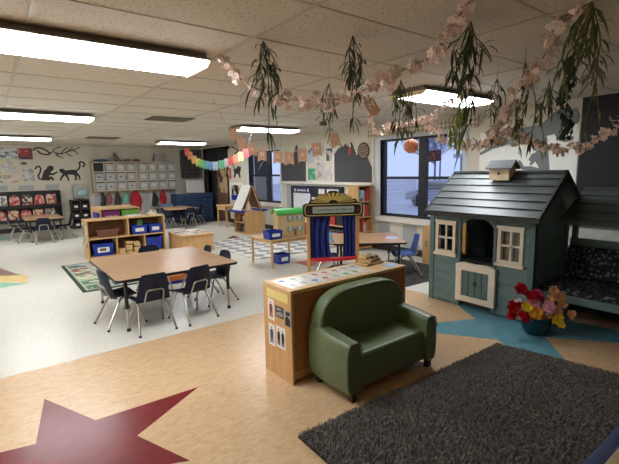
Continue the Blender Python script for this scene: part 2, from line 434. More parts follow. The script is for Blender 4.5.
# ---- outside: lot, building, trees, car
m = MB(); m.box(6.6, 70, -30, 60, -0.45, -0.4); m.build('ground_outside', M('snowy_asphalt', (196, 200, 214), 0.8, var=0.16, scale=0.5), kind='structure')
bo = thing('brick_building', (45, 22, -0.4), 'long low building across the parking lot beyond the window', 'building')
m = MB(bo.location); m.box(40, 50, -10, 26, -0.4, 2.7); m.build('wall', M('far_wall', (176, 172, 190), 0.9), bo)
m = MB(bo.location); m.box(39.5, 50.5, -10.5, 26.5, 2.7, 3.1); m.build('roof', M('far_roof', (190, 196, 214), 0.9), bo)
for k in range(5):
    m = MB(bo.location); m.box(39.93, 40.02, 1 + k * 5, 3 + k * 5, 0.6, 1.8); m.build('window', M('far_glass', (70, 80, 104), 0.3), bo)
def tree(x, y, h, label):
    o = thing('bare_tree', (x, y, -0.4), label, 'tree', 'bare winter trees outside')
    rnd = random.Random(int(x * 10 + y)); m = MB((x, y, -0.4))
    m.tube([(x, y, -0.4), (x + 0.05, y, h * 0.45), (x, y + 0.1, h)], [0.09, 0.06, 0.02], 7); m.build('trunk', M('bark', (128, 130, 150), 0.9), o)
    m = MB((x, y, -0.4))
    for k in range(80):
        z = h * (0.3 + 0.65 * rnd.random()); a = rnd.random() * 6.28; l = h * 0.32 * (0.5 + rnd.random() * 0.6)
        p = Vector((x, y, z)); q = p + Vector((math.cos(a) * l, math.sin(a) * l, l * 0.55)); m.tube([p, (p + q) / 2 + Vector((0, 0, 0.1)), q], [0.035, 0.02, 0.006], 4)
        for _ in range(3):
            a2 = a + rnd.uniform(-1, 1); s_ = p.lerp(q, rnd.uniform(0.3, 0.9)); m.tube([s_, s_ + Vector((math.cos(a2) * l * .5, math.sin(a2) * l * .5, l * 0.3))], [0.016, 0.005], 3)
    m.build('branches', M('bark', (128, 130, 150), 0.9), o)
for i_, (tx, ty, th) in enumerate(((24, 17.5, 6.0), (27, 20.5, 7.0), (36, 21.0, 8.0), (28, 13.2, 6.5), (33, 23.5, 8.5), (26, 35, 7.0), (31, 44, 8.0))):
    tree(tx, ty, th, 'bare winter tree outside, %s of the row seen through the windows' % ['first', 'second', 'third', 'fourth', 'fifth', 'sixth', 'seventh', 'eighth'][i_])
car = thing('car', (19.2, 13.2, -0.4), 'silver car parked outside beyond the near window', 'car')
o_ = Vector(car.location)
m = MB(o_); prof = [(-2.1, 0.3), (-2.1, 0.75), (-1.5, 0.9), (-0.9, 1.35), (0.7, 1.38), (1.3, 0.92), (2.1, 0.78), (2.15, 0.35)]
m.prism(prof, lambda u, v, t_: (o_.x + t_, o_.y + u, o_.z + v), -0.8, 0.8); m.build('body', M('car_paint', (150, 156, 172), 0.3, 0.4), car, bevel=0.06)
m = MB(o_); m.prism([(-0.85, 0.92), (-0.7, 1.28), (0.6, 1.3), (1.05, 0.92)], lambda u, v, t_: (o_.x + t_, o_.y + u, o_.z + v), -0.815, 0.815); m.build('windows', M('car_glass', (40, 46, 60), 0.1), car)
for sy in (-1.3, 1.3):
    for sx in (-0.78, 0.78):
        m = MB(o_); m.lathe([(0.0, -0.1), (0.3, -0.1), (0.33, 0), (0.3, 0.1), (0, 0.1)], (o_.x + sx, o_.y + sy, o_.z + 0.33), 16, ax='x'); m.build('wheel', BLACKT, car)

# ================================================================== ceiling lights
LENS = emis('lit_diffuser', (246, 250, 255), LAMP)
def lamp(x0, x1, yc, label):
    o = thing('ceiling_light', ((x0 + x1) / 2, yc, 2.36), label, 'ceiling light', 'long fluorescent ceiling lights')
    m = MB(o.location); m.box(x0 + 0.01, x1 - 0.01, yc - 0.262, yc + 0.262, 2.448, 2.462); m.box(x0 + 0.02, x1 - 0.02, yc - 0.22, yc + 0.22, 2.462, 2.5); m.build('housing', M('shaded_lamp_housing', (120, 112, 98), 0.6), o)  # housing coloured dark to stand for the shadow gap under the ceiling
    m = MB(o.location)
    pf = [(-0.25, 2.447), (-0.25, 2.438), (-0.20, 2.418), (-0.02, 2.410), (0.0, 2.416), (0.02, 2.410), (0.20, 2.418), (0.25, 2.438), (0.25, 2.447)]
    m.prism(pf, lambda u, v, t_: (t_, yc + u, v), x0 + 0.012, x1 - 0.012); m.build('diffuser', LENS, o)
    for xe in (x0, x1 - 0.014):
        m = MB(o.location); m.prism([(-0.257, 2.451), (-0.257, 2.436), (-0.205, 2.407), (0.205, 2.407), (0.257, 2.436), (0.257, 2.451)], lambda u, v, t_: (t_, yc + u, v), xe, xe + 0.014)
        m.build('end_cap', M('lamp_end_cap', (232, 216, 170), 0.5), o)
lamp(0.08, 1.43, 3.3, 'nearest fluorescent ceiling light, at the upper left above the maroon star')
lamp(0.00, 1.36, 7.15, 'fluorescent ceiling light at the left edge, second from the camera')
lamp(0.00, 1.28, 11.4, 'fluorescent ceiling light at the left edge, farthest one above the book rack')
lamp(3.75, 5.05, 11.6, 'far fluorescent ceiling light above the wall cubbies')
lamp(3.85, 5.22, 7.35, 'fluorescent ceiling light above the tan pennant banner')
lamp(3.78, 5.14, 3.15, 'fluorescent ceiling light behind the hanging blossom garlands')
lamp(-2.6, -1.25, 3.3, 'added unseen ceiling light outside the left of the picture, nearer one')  # unseen lamp row, added to fill the room with light
lamp(-2.6, -1.25, 7.15, 'added unseen ceiling light outside the left of the picture, middle one')  # added out of view to lift the light farther back
lamp(-2.6, -1.25, 11.4, 'added unseen ceiling light outside the left of the picture, farthest one')  # unseen as well, added to brighten the rear of the room
# vents, detector
for (x0, x1, y0, y1, lb) in ((2.15, 2.83, 6.72, 7.22, 'grey slatted ceiling vent beside the near light row'), (2.0, 2.7, 10.95, 11.5, 'grey slatted ceiling vent nearer the wall cubbies')):
    o = thing('ceiling_vent', ((x0 + x1) / 2, (y0 + y1) / 2, 2.49), lb, 'vent', 'ceiling vents')
    m = MB(o.location); m.box(x0, x1, y0, y1, 2.494, 2.502); m.build('backing', M('vent_dark', (96, 90, 82), 0.7), o)
    m = MB(o.location)
    for k in range(9):
        yy = y0 + 0.03 + (y1 - y0 - 0.06) * k / 8; m.box(x0 + 0.02, x1 - 0.02, yy - 0.008, yy + 0.008, 2.486, 2.496)
    m.build('slats', M('vent_slat', (140, 132, 118), 0.6), o)
m = MB((5.0, 6.1, 2.45)); m.lathe([(0.02, 2.43), (0.06, 2.44), (0.07, 2.5)], (5.0, 6.1, 0), 16); m.build('ceiling_sensor', M('sensor_grey', (90, 88, 84), 0.5), smooth=True, label='small dark round sensor on the ceiling above the pennant banner', cat='smoke detector')

# ================================================================== shag rugs
def shag(name, poly, z, n, h, c1, label, cs):
    xs = [p[0] for p in poly]; ys = [p[1] for p in poly]
    o = thing(name, (sum(xs) / len(xs), sum(ys) / len(ys), 0.003), label, 'rug')
    m = MB(o.location); m.prism(poly, lambda u, v, t_: (u, v, t_), 0.004, z); m.build('backing', M(name + '_backing', cs, 0.95, var=0.2), o)
    rng = np.random.default_rng(3)
    x = rng.uniform(min(xs), max(xs), n * 2); y = rng.uniform(min(ys), max(ys), n * 2)
    ins = np.zeros(len(x), bool); k = len(poly)
    for i in range(k):
        x1, y1 = poly[i]; x2, y2 = poly[(i + 1) % k]
        c_ = ((y1 > y) != (y2 > y)) & (x < (x2 - x1) * (y - y1) / (y2 - y1 + 1e-12) + x1); ins ^= c_
    x = x[ins][:n]; y = y[ins][:n]; n = len(x)
    a = rng.uniform(0, 6.28, n); ln = rng.uniform(0.4, 1.4, n) * h
    wv = np.sin(x * 9 + 2 * np.sin(y * 7)) * 0.8 + np.cos(y * 11 + x * 4) * 0.8
    dx = (np.cos(a) * 0.8 + np.cos(wv * 2) * 0.25) * h; dy = (np.sin(a) * 0.8 + np.sin(wv * 2) * 0.25) * h
    px = -np.sin(a) * 0.0026; py = np.cos(a) * 0.0026
    V = np.zeros((n, 5, 3))
    V[:, 0] = np.stack([x - px, y - py, np.full(n, z)], 1); V[:, 1] = np.stack([x + px, y + py, np.full(n, z)], 1)
    V[:, 2] = np.stack([x + dx * .35 + px, y + dy * .35 + py, z + ln * .7], 1); V[:, 3] = np.stack([x + dx * .35 - px, y + dy * .35 - py, z + ln * .7], 1)
    V[:, 4] = np.stack([x + dx, y + dy, z + ln], 1)
    V -= np.array(o.location)
    b_ = (np.arange(n) * 5)[:, None]
    F = np.concatenate([(b_ + np.array([0, 1, 2, 3])), (b_ + np.array([3, 2, 4]))], 1)
    lv = F.reshape(-1); ls = np.stack([np.arange(n) * 7, np.arange(n) * 7 + 4], 1).reshape(-1)
    me = bpy.data.meshes.new('pile'); me.vertices.add(n * 5); me.vertices.foreach_set('co', V.reshape(-1))
    me.loops.add(n * 7); me.loops.foreach_set('vertex_index', lv.astype(np.int32)); me.polygons.add(n * 2); me.polygons.foreach_set('loop_start', ls.astype(np.int32))
    me.update(calc_edges=True); me.validate()
    pm = M(name + '_pile', c1, 0.85, var=0.5, scale=60); me.materials.append(pm)
    p = bpy.data.objects.new('pile', me); col.objects.link(p); p.parent = o; p['kind'] = 'stuff'
    return o
shag('shag_rug', [(1.36, 1.94), (3.58, 1.88), (3.86, 0.25), (1.30, 0.20)], 0.012, 130000, 0.019, (120, 114, 107), 'large charcoal grey shag rug on the tan floor in front of the green sofa', (38, 37, 38))
shag('shag_rug', [(3.85, 3.72), (5.1, 3.66), (5.85, 3.92), (5.85, 4.9), (4.6, 5.4), (3.85, 5.0)], 0.007, 16000, 0.006, (136, 134, 134), 'smaller grey shag rug under the blue chair near the window', (60, 60, 62))

# ================================================================== sofa
GRN = M('green_vinyl', (98, 113, 78), 0.38, var=0.06, scale=8, bump=0.12, bscale=220)
DKG = M('dark_green_piping', (44, 60, 38), 0.45, var=0.05)
so = thing('sofa', (2.33, 2.22, 0), 'small olive green vinyl two-seat sofa standing against the pegboard back of the maple shelf', 'sofa')
L = so.location
m = MB(L); m.box(1.93, 2.73, 2.03, 2.42, 0.06, 0.325); m.build('seat', GRN, so, bevel=0.035, seg=4)
def arch(u):
    t_ = (u - 2.33) / 0.472
    return 0.50 + 0.225 * max(0.0, 1 - abs(t_) ** 3.4) ** 0.5
pts = [(1.86 + 0.94 * i / 30, 0) for i in range(31)]
poly = [(1.86, 0.30)] + [(u, arch(u)) for u, _ in pts] + [(2.80, 0.30)]
lean = lambda u, v, t_: (u, 2.455 - t_ - (0.0 if v > 0.4 else 0.0), v)
m = MB(L); m.prism(poly, lean, 0.0, 0.135); m.build('backrest', GRN, so, bevel=0.03, seg=4)
m = MB(L); m.prism([(1.87, 0.07), (2.79, 0.07), (2.79, 0.48), (1.87, 0.48)], lean, 0.0, 0.05); m.build('rear_panel', GRN, so, bevel=0.015, seg=3)
m = MB(L); m.tube([(u, 2.318, max(arch(u) - 0.014, 0.5)) for u, _ in pts[1:-1]], 0.004, 6); m.build('piping', DKG, so, smooth=True)
for s_ in (-1, 1):
    # arm: profile in x-z, swept in y with a bowed outer side
    def armfn(u, v, s_=s_):
        a = 2 * math.pi * v
        yy = 2.00 + 0.45 * u
        bow = 0.018 * math.sin(math.pi * min(1, u * 1.1))
        ztop = 0.435 + 0.045 * u
        hw = 0.062; zc = 0.06
        x = math.copysign(abs(math.cos(a)) ** 0.45, math.cos(a)) * hw
        z = math.copysign(abs(math.sin(a)) ** 0.42, math.sin(a))
        zz = (ztop + zc) / 2 + z * (ztop - zc) / 2
        out = (0.012 * math.sin(math.pi * (zz - zc) / (ztop - zc)) + bow)
        return (2.33 + s_ * (0.425 + x + (out if x > 0 else 0)), yy, zz)
    m = MB(L); N_ = 12; K = 40
    vs = [armfn(i / N_, j / K) for i in range(N_ + 1) for j in range(K)]
    fs = [(i * K + j, i * K + (j + 1) % K, (i + 1) * K + (j + 1) % K, (i + 1) * K + j) for i in range(N_) for j in range(K)]
    fs += [tuple(range(K)), tuple(range(N_ * K, N_ * K + K))]
    m.add(vs, fs); am = m.build('arm', GRN, so, bevel=0.014, seg=3)
    m = MB(L); m.tube([Vector(armfn(0, j / K)) + Vector((0, -0.001, 0)) for j in range(1, K // 2)], 0.0035, 6); m.build('piping', DKG, am, smooth=True)
    for yy in (2.035, 2.40):
        m = MB(L); m.box(2.33 + s_ * 0.425 - 0.022, 2.33 + s_ * 0.425 + 0.022, yy - 0.022, yy + 0.022, 0.0, 0.065); m.build('leg', M('dark_walnut', (46, 28, 22), 0.4), so, bevel=0.004)

# ================================================================== maple shelf with pegboard back
PEG, b, t = base('pegboard', (176, 122, 72), 0.55)
tc = t.nodes.new('ShaderNodeTexCoord'); sx = t.nodes.new('ShaderNodeSeparateXYZ'); t.links.new(tc.outputs['Object'], sx.inputs[0])
def frac(out):
    a = t.nodes.new('ShaderNodeMath'); a.operation = 'MULTIPLY'; a.inputs[1].default_value = 1 / 0.0254
    f_ = t.nodes.new('ShaderNodeMath'); f_.operation = 'FRACT'; s2 = t.nodes.new('ShaderNodeMath'); s2.operation = 'SUBTRACT'; s2.inputs[1].default_value = 0.5
    q = t.nodes.new('ShaderNodeMath'); q.operation = 'POWER'; q.inputs[1].default_value = 2
    t.links.new(out, a.inputs[0]); t.links.new(a.outputs[0], f_.inputs[0]); t.links.new(f_.outputs[0], s2.inputs[0]); t.links.new(s2.outputs[0], q.inputs[0]); return q.outputs[0]
ad = t.nodes.new('ShaderNodeMath'); ad.operation = 'ADD'; t.links.new(frac(sx.outputs[0]), ad.inputs[0]); t.links.new(frac(sx.outputs[2]), ad.inputs[1])
lt = t.nodes.new('ShaderNodeMath'); lt.operation = 'LESS_THAN'; lt.inputs[1].default_value = 0.022; t.links.new(ad.outputs[0], lt.inputs[0])
mx = t.nodes.new('ShaderNodeMix'); mx.data_type = 'RGBA'; mx.inputs[6].default_value = lin((158, 106, 64)); mx.inputs[7].default_value = lin((70, 40, 22))
t.links.new(lt.outputs[0], mx.inputs[0]); t.links.new(mx.outputs[2], b.inputs['Base Color'])
sh = thing('maple_shelf', (2.39, 2.67, 0), 'maple shelf with brown pegboard back, topped with picture cards, behind the green sofa', 'shelf')
L = sh.location
m = MB(L); m.box(1.70, 3.00, 2.475, 2.87, 0.715, 0.742); m.build('top', MAPLE, sh, bevel=0.004)
for x0 in (1.702, 2.976):
    m = MB(L); m.box(x0, x0 + 0.022, 2.475, 2.87, 0, 0.715); m.build('side_panel', MAPLEV, sh, bevel=0.003)
m = MB(L); m.box(1.724, 2.976, 2.482, 2.495, 0.10, 0.715); m.build('back_panel', PEG, sh, label='brown pegboard back')
m = MB(L); m.box(1.724, 2.976, 2.50, 2.86, 0.02, 0.10); m.build('plinth', MAPLEV, sh, bevel=0.002)
for zz in (0.40,):
    m = MB(L); m.box(1.724, 2.976, 2.50, 2.86, zz, zz + 0.02); m.build('shelf_board', MAPLE, sh)
m = MB(L); m.box(2.38, 2.40, 2.50, 2.86, 0.10, 0.715); m.build('divider', MAPLEV, sh)
# papers taped to the end panel: (y0,y1,z0,z1)
EP = lambda u, v, t_: (1.702 - t_, u, v)
ends = [(2.52, 2.815, 0.635, 0.705, (226, 208, 130), None, 'yellow paper strip with faint writing taped to the end of the maple shelf'),
        (2.712, 2.80, 0.45, 0.622, (230, 226, 220), 'p1', 'white photo of a person in brown taped to the shelf end, upper left'),
        (2.578, 2.692, 0.497, 0.588, (52, 52, 54), None, 'dark landscape photo taped to the shelf end between two upper portraits'),
        (2.482, 2.565, 0.457, 0.582, (150, 152, 154), 'bw', 'black and white photo taped to the shelf end, upper right one'),
        (2.710, 2.80, 0.236, 0.415, (230, 228, 224), 'p2', 'white photo of a person in blue taped to the shelf end, lower left'),
        (2.562, 2.687, 0.25, 0.425, (230, 228, 224), 'p3', 'white photo of two people in black taped to the shelf end, lower right')]
SK = M('print_skin', (150, 104, 80), 0.6)
for (y0, y1, z0, z1, cc, kd, lb) in ends:
    o = thing('taped_picture', (1.70, (y0 + y1) / 2, z0), lb, 'picture', 'pictures taped to the shelf end')
    m = MB(o.location); m.prism([(y0, z0), (y1, z0), (y1, z1), (y0, z1)], EP, 0.0, 0.0012)
    m.build('sheet', M('sheet_%s' % str(cc), cc, 0.5, var=0.05), o)
    def fig(yc, cloth, w_=0.022, nm='printed_figure'):
        mm = MB(o.location); hh = z1 - z0
        mm.prism([(yc - w_, z0 + hh * 0.12), (yc - w_ * 0.25, z0 + hh * 0.12), (yc, z0 + hh * 0.45), (yc + w_ * 0.25, z0 + hh * 0.12), (yc + w_, z0 + hh * 0.12), (yc + w_ * 1.1, z0 + hh * 0.62), (yc + w_ * 0.7, z0 + hh * 0.76), (yc - w_ * 0.7, z0 + hh * 0.76), (yc - w_ * 1.1, z0 + hh * 0.62)], EP, 0.0012, 0.0018, 0)
        mm.prism([(yc + 0.007 * math.cos(a * math.pi / 5), z0 + hh * 0.84 + 0.009 * math.sin(a * math.pi / 5)) for a in range(10)], EP, 0.0012, 0.0018, 1)
        mm.build(nm, [cloth, SK], o)
    if kd == 'p1': fig((y0 + y1) / 2, M('print_brown', (120, 62, 40), 0.6))
    if kd == 'p2': fig((y0 + y1) / 2, M('print_blue', (48, 74, 128), 0.6))
    if kd == 'p3': fig(y0 + 0.034, M('print_black', (28, 28, 30), 0.6), 0.018); fig(y1 - 0.034, M('print_black', (28, 28, 30), 0.6), 0.018)
    if kd is None and cc[0] < 100:
        mm = MB(o.location); mm.prism([(y0 + .01, z0 + .015), (y1 - .01, z0 + .01), (y1 - .012, z0 + .035), (y0 + 0.04, z0 + .05), (y0 + .012, z0 + .04)], EP, 0.0012, 0.0018)
        mm.prism([(y0 + .035, z0 + .06), (y1 - .02, z0 + .055), (y1 - .02, z0 + .075), (y0 + .03, z0 + .078)], EP, 0.0012, 0.0018); mm.build('printed_scene', M('print_grey', (150, 150, 150), 0.6), o)
    if kd == 'bw':
        mm = MB(o.location); mm.prism([(y0 + .006, z0 + .005), (y1 - .006, z0 + .005), (y1 - .01, z0 + .06), (y1 - .03, z0 + .085), (y0 + .012, z0 + .06)], EP, 0.0012, 0.0018)
        mm.prism([(y0 + .012, z1 - .035), (y1 - .02, z1 - .04), (y1 - .02, z1 - .012), (y0 + .01, z1 - .01)], EP, 0.0012, 0.0018); mm.build('printed_scene', M('print_black', (28, 28, 30), 0.6), o)
    if cc[2] == 120:
        mm = MB(o.location)
        for k in range(3):
            zz = z1 - 0.018 - k * 0.02; pts = [(y1 - 0.02 - (y1 - y0 - 0.05) * i / 22, zz + 0.004 * math.sin(i * 2.3 + k)) for i in range(23)]
            mm.ribbon(pts, 0.0008, EP, 0.0012, 0.0018)
        mm.build('handwriting', M('pencil', (160, 140, 84), 0.6), o)
# cards on top
cards = MB()
rnd = random.Random(4)
cc = {'red': (176, 56, 50), 'blue': (54, 92, 150), 'green': (84, 142, 84), 'grey': (150, 150, 150), 'yellow': (214, 180, 90)}
order = ['grey', 'blue', 'grey', 'green', 'blue', 'grey', 'red', 'red', 'grey', 'red', 'green', 'red', 'green', 'grey', 'yellow', 'blue']
PICW = M('laminated_card', (224, 222, 214), 0.22, var=0.04)
k = 0
for i in range(8):
    for j in range(2):
        x = 1.81 + i * 0.112; y_ = 2.60 + j * 0.15; nm = order[k]; k += 1
        o = thing('picture_card', (x, y_, 0.742), 'card', 'card', 'picture cards on the maple shelf top')
        o['label'] = '%s card, %s from the left in the %s row on the shelf top' % (nm, ['first', 'second', 'third', 'fourth', 'fifth', 'sixth', 'seventh', 'eighth'][i], ['front', 'back'][j])
        m = MB(o.location); m.obox((x, y_, 0.7430), (0.108, 0.143, 0.0012), (0, 0, rnd.uniform(-.05, .05))); m.build('sheet', PICW, o)
        m = MB(o.location); m.lathe([(0.0, 0.7437), (0.028, 0.7437), (0.028, 0.7442), (0, 0.7442)], (x, y_ + .01, 0), 9); m.box(x - 0.03, x + 0.03, y_ - 0.05, y_ - 0.042, 0.7437, 0.7441)
        m.build('drawing', M('card_' + nm, cc[nm], 0.4), o)
m = MB((2.90, 2.62, 0.742)); m.obox((2.90, 2.58, 0.743), (0.16, 0.10, 0.0014), (0, 0, 0.3)); m.build('booklet', M('booklet_blue_white', (150, 182, 214), 0.3, var=0.2, scale=14), label='pale blue booklet lying at the far right corner of the maple shelf top', cat='booklet')
# game boxes / wooden puzzles stacked at the back right
for i, (dx, sz, z0, rot, c1, lb) in enumerate(((2.80, (0.24, 0.17, 0.022), 0.742, 0.1, (190, 150, 92), 'wooden puzzle tray at the bottom of the stack on the maple shelf'),
                                            (2.81, (0.20, 0.14, 0.03), 0.765, 0.25, (150, 156, 84), 'green and tan puzzle box in the middle of the stack on the maple shelf'),
                                            (2.80, (0.15, 0.11, 0.028), 0.797, -0.1, (198, 148, 86), 'small wooden puzzle box on top of the stack on the maple shelf'))):
    o = thing('puzzle_box', (dx, 2.76, z0), lb, 'puzzle', 'puzzle boxes stacked on the maple shelf')
    m = MB(o.location); m.obox((dx, 2.76, z0 + sz[2] / 2), sz, (0, 0, rot)); m.build('box', M('puzzle_wood', (202, 160, 104), 0.5), o, bevel=0.003)
    m = MB(o.location); m.obox((dx, 2.76, z0 + sz[2] + 0.0008), (sz[0] * .9, sz[1] * .86, 0.0016), (0, 0, rot)); m.obox((dx, 2.76, z0 + sz[2] * 0.5), (sz[0] * .8, sz[1] + 0.003, sz[2] * .55), (0, 0, rot))
    m.build('printed_label', prnt('puzzle_print%d' % i, [c1, (120, 60, 50), (214, 196, 150), (70, 110, 80)], 26, i), o)

# ================================================================== playhouse
TEAL = wood('teal_stain', (92, 118, 120), (108, 136, 137), 0.5, 2.5, (6, 1, 6))
TEALD = wood('teal_trim', (82, 106, 108), (96, 122, 124), 0.5, 2.5, (6, 6, 1))
ROOFW = wood('grey_roof_board', (54, 59, 60), (76, 82, 82), 0.42, 3.0, (8, 1, 8))
CREAM = M('cream_paint', (236, 226, 208), 0.5, var=0.04)
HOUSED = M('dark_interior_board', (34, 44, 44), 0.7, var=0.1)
ph = thing('playhouse', (4.85, 2.55, 0), 'teal wooden playhouse with grey board roof, cream windows and half door', 'playhouse')
L = ph.location
XF, XB, YR, YL, ZE = 4.33, 5.12, 1.95, 3.18, 1.10
# front wall boards around openings
def boards_front(y0, y1, z0, z1, mb):
    z = z0; 
    while z < z1 - 0.01:
        zz = min(z + 0.118, z1)
        mb.add([(XF - 0.006, y0, z), (XF - 0.006, y1, z), (XF + 0.006, y1, zz - 0.006), (XF + 0.006, y0, zz - 0.006), (XF + 0.024, y0, z), (XF + 0.024, y1, z), (XF + 0.024, y1, zz), (XF + 0.024, y0, zz)],
               [(0, 1, 2, 3), (4, 7, 6, 5), (0, 4, 5, 1), (3, 2, 6, 7), (0, 3, 7, 4), (1, 5, 6, 2)])
        z += 0.118
m = MB(L)
boards_front(1.98, 2.34, 0.02, 0.59, m); boards_front(1.98, 2.34, 1.005, 1.12, m); boards_front(2.32, 2.36, 0.59, 1.0, m); boards_front(1.98, 2.05, 0.59, 1.0, m)
m.build('front_wall', TEAL, ph); m = MB(L)
boards_front(2.77, 3.16, 0.02, 0.60, m); boards_front(2.77, 3.16, 1.005, 1.12, m); boards_front(2.77, 2.81, 0.6, 1.0, m); boards_front(3.11, 3.16, 0.6, 1.0, m)
m.build('front_wall', TEAL, ph)
# arch header over the door
m = MB(L); a0, a1 = 2.36, 2.77
ar = [(a0 + (a1 - a0) * i / 14, 0.945 + 0.125 * math.sin(math.pi * i / 14) ** 0.75) for i in range(15)]
m.prism([(a0, 1.12)] + ar + [(a1, 1.12)], lambda u, v, t_: (XF + t_, u, v), -0.002, 0.026)
m.build('door_arch', TEALD, ph)
for y0 in (1.93, 2.335, 2.765, 3.135):
    wd_ = 0.06 if y0 in (1.93, 3.135) else 0.03
    m = MB(L); m.box(XF - 0.014, XF + 0.035, y0, y0 + wd_, 0.0, 1.13); m.build('corner_post', TEALD, ph, bevel=0.003)
m = MB(L); m.box(XF - 0.01, XF + 0.03, 1.95, 3.18, 1.075, 1.14); m.build('header_board', TEALD, ph, bevel=0.003)
# side walls with gables, back wall, floor
for (ys, nm) in ((YR, 'side_wall'), (YL - 0.02, 'side_wall')):
    m = MB(L); z = 0.02
    while z < 1.5:
        zt = min(z + 0.112, 1.52)
        def xr(zv): return (XF, XB) if zv <= ZE else (XF + (zv - ZE) / 0.45 * 0.38, XB - (zv - ZE) / 0.45 * 0.38)
        (a_, b_), (c_, d_) = xr(z), xr(zt)
        if d_ - c_ > 0.02: m.prism([(a_, z), (b_, z), (d_, zt), (c_, zt)], lambda u, v, t_, z=z: (u, ys + t_ + (v - z) * 0.06, v), 0.0, 0.018)
        z += 0.118
    m.build(nm, TEAL, ph)
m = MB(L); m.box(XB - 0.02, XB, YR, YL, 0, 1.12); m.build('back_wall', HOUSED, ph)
m = MB(L); m.box(XF + 0.03, XB - 0.02, YR + 0.03, YL - 0.03, 0.02, 0.05); m.build('floor_board', M('playhouse_floor', (70, 56, 44), 0.6), ph)
for (x_, y_) in ((XF + 0.02, YR - 0.02), (XB - 0.04, YR - 0.02)):
    m = MB(L); m.box(x_ - 0.02, x_ + 0.04, y_, y_ + 0.04, 0, 1.12); m.build('corner_post', TEALD, ph, bevel=0.003)
# windows
def pwin(y0, y1, z0, z1, mull=True):
    m = MB(L); x0, x1 = XF - 0.026, XF + 0.03; w_ = 0.036
    m.box(x0, x1, y0, y0 + w_, z0, z1); m.box(x0, x1, y1 - w_, y1, z0, z1); m.box(x0 + .002, x1 - .001, y0 + .001, y1 - .001, z0 + .001, z0 + w_); m.box(x0 + .002, x1 - .001, y0 + .001, y1 - .001, z1 - w_, z1 - .001)
    m.box(x0 - 0.014, x1 - .003, y0 - 0.02, y1 + 0.02, z0 - 0.028, z0 + 0.004); m.box(x0 - 0.008, x1 - .004, y0 - 0.012, y1 + 0.012, z1 - 0.004, z1 + 0.02)
    o = m.build('window_frame', CREAM, ph)
    m = MB(L); yc, zc = (y0 + y1) / 2, (z0 + z1) / 2
    m.box(XF - 0.012, XF + 0.012, yc - 0.011, yc + 0.011, z0 + w_, z1 - w_); m.box(XF - 0.012, XF + 0.012, y0 + w_, y1 - w_, zc - 0.011, zc + 0.011)
    m.build('muntin', CREAM, o, bevel=0.002)
pwin(2.04, 2.315, 0.60, 0.985); pwin(2.83, 3.10, 0.61, 0.99)
m = MB(L); m.box(XF + 0.05, XF + 0.056, 2.06, 2.30, 0.6, 1.0); m.build('window_screen', M('screen_grey', (140, 140, 132), 0.8), ph, label='grey cloth behind the right window')
# half door
hd = MB(L); y0, y1 = 2.31, 2.79
x0, x1 = XF - 0.055, XF - 0.018
hd.box(x0, x1, y0 + .001, y0 + 0.075, 0.085, 0.50); hd.box(x0, x1, y1 - 0.075, y1 - .001, 0.085, 0.50); hd.box(x0 + .001, x1 - .001, y0 + 0.07, y1 - 0.07, 0.086, 0.15)
sc_ = [(y0, 0.455)] + [(y1, 0.455), (y1, 0.515)] + [(y1 - 0.48 * i / 16, 0.52 + 0.030 * abs(math.sin(math.pi * i / 16)) + 0.010 * math.sin(math.pi * 3 * i / 16)) for i in range(17)]
hd.prism(sc_, lambda u, v, t_: (t_, u, v), x0 - .004, x1 + .001)
hd_o = hd.build('half_door', CREAM, ph)
m = MB(L)
for k in range(4):
    yy = y0 + 0.075 + k * 0.0825; m.box(XF - 0.042, XF - 0.024, yy + 0.003, yy + 0.0795, 0.15, 0.457)
m.build('door_board', TEALD, hd_o, bevel=0.002)
m = MB(L); m.prism([(2.55, 0.27), (2.578, 0.31), (2.55, 0.35), (2.522, 0.31)], lambda u, v, t_: (t_, u, v), XF - 0.044, XF - 0.040); m.build('diamond_hole', BLACK, hd_o)
# honey coloured shutter standing in the doorway, and shelf inside
m = MB(L); m.box(XF + 0.005, XF + 0.02, 2.715, 2.755, 0.66, 1.0); m.build('door_stop', M('honey_wood', (206, 160, 92), 0.4), ph)
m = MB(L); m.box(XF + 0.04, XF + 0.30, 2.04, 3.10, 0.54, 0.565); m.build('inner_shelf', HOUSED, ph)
# roof
def slope(xa, za, xb, zb, ya, yb, n, name='roof_panel', mat=ROOFW):
    m = MB(L)
    for i in range(n):
        t0, t1 = i / n, (i + 1) / n
        xa_, za_ = xa + (xb - xa) * t0, za + (zb - za) * t0; xb_, zb_ = xa + (xb - xa) * t1, za + (zb - za) * t1
        dx, dz = xb - xa, zb - za; l = math.hypot(dx, dz); nx, nz = -dz / l, dx / l
        if nz < 0: nx, nz = -nx, -nz
        q = []
        for y_ in (ya, yb):
            q += [(xa_ + nx * 0.022, y_, za_ + nz * 0.022), (xb_ + nx * 0.010, y_, zb_ + nz * 0.010), (xb_, y_, zb_), (xa_, y_, za_)]
        m.add(q, [(0, 1, 2, 3), (7, 6, 5, 4), (0, 4, 5, 1), (1, 5, 6, 2), (2, 6, 7, 3), (3, 7, 4, 0)])
    return m.build(name, mat, ph)
slope(4.15, 1.115, 4.72, 1.555, 1.845, 3.12, 6)
slope(5.29, 1.115, 4.72, 1.555, 1.845, 3.12, 6)
m = MB(L); m.box(4.68, 4.76, 1.835, 3.13, 1.553, 1.582); m.build('ridge_board', ROOFW, ph, bevel=0.004)
for y_ in (1.822, 3.12):
    m = MB(L); m.prism([(4.13, 1.075), (4.13, 1.125), (4.72, 1.580), (5.31, 1.125), (5.31, 1.075), (4.72, 1.515)], lambda u, v, t_: (u, t_, v), y_, y_ + 0.022); m.build('barge_board', M('dark_barge', (38, 40, 40), 0.5), ph)
m = MB(L); m.box(4.135, 4.155, 1.84, 3.125, 1.075, 1.12); m.build('fascia_board', M('dark_barge', (38, 40, 40), 0.5), ph)
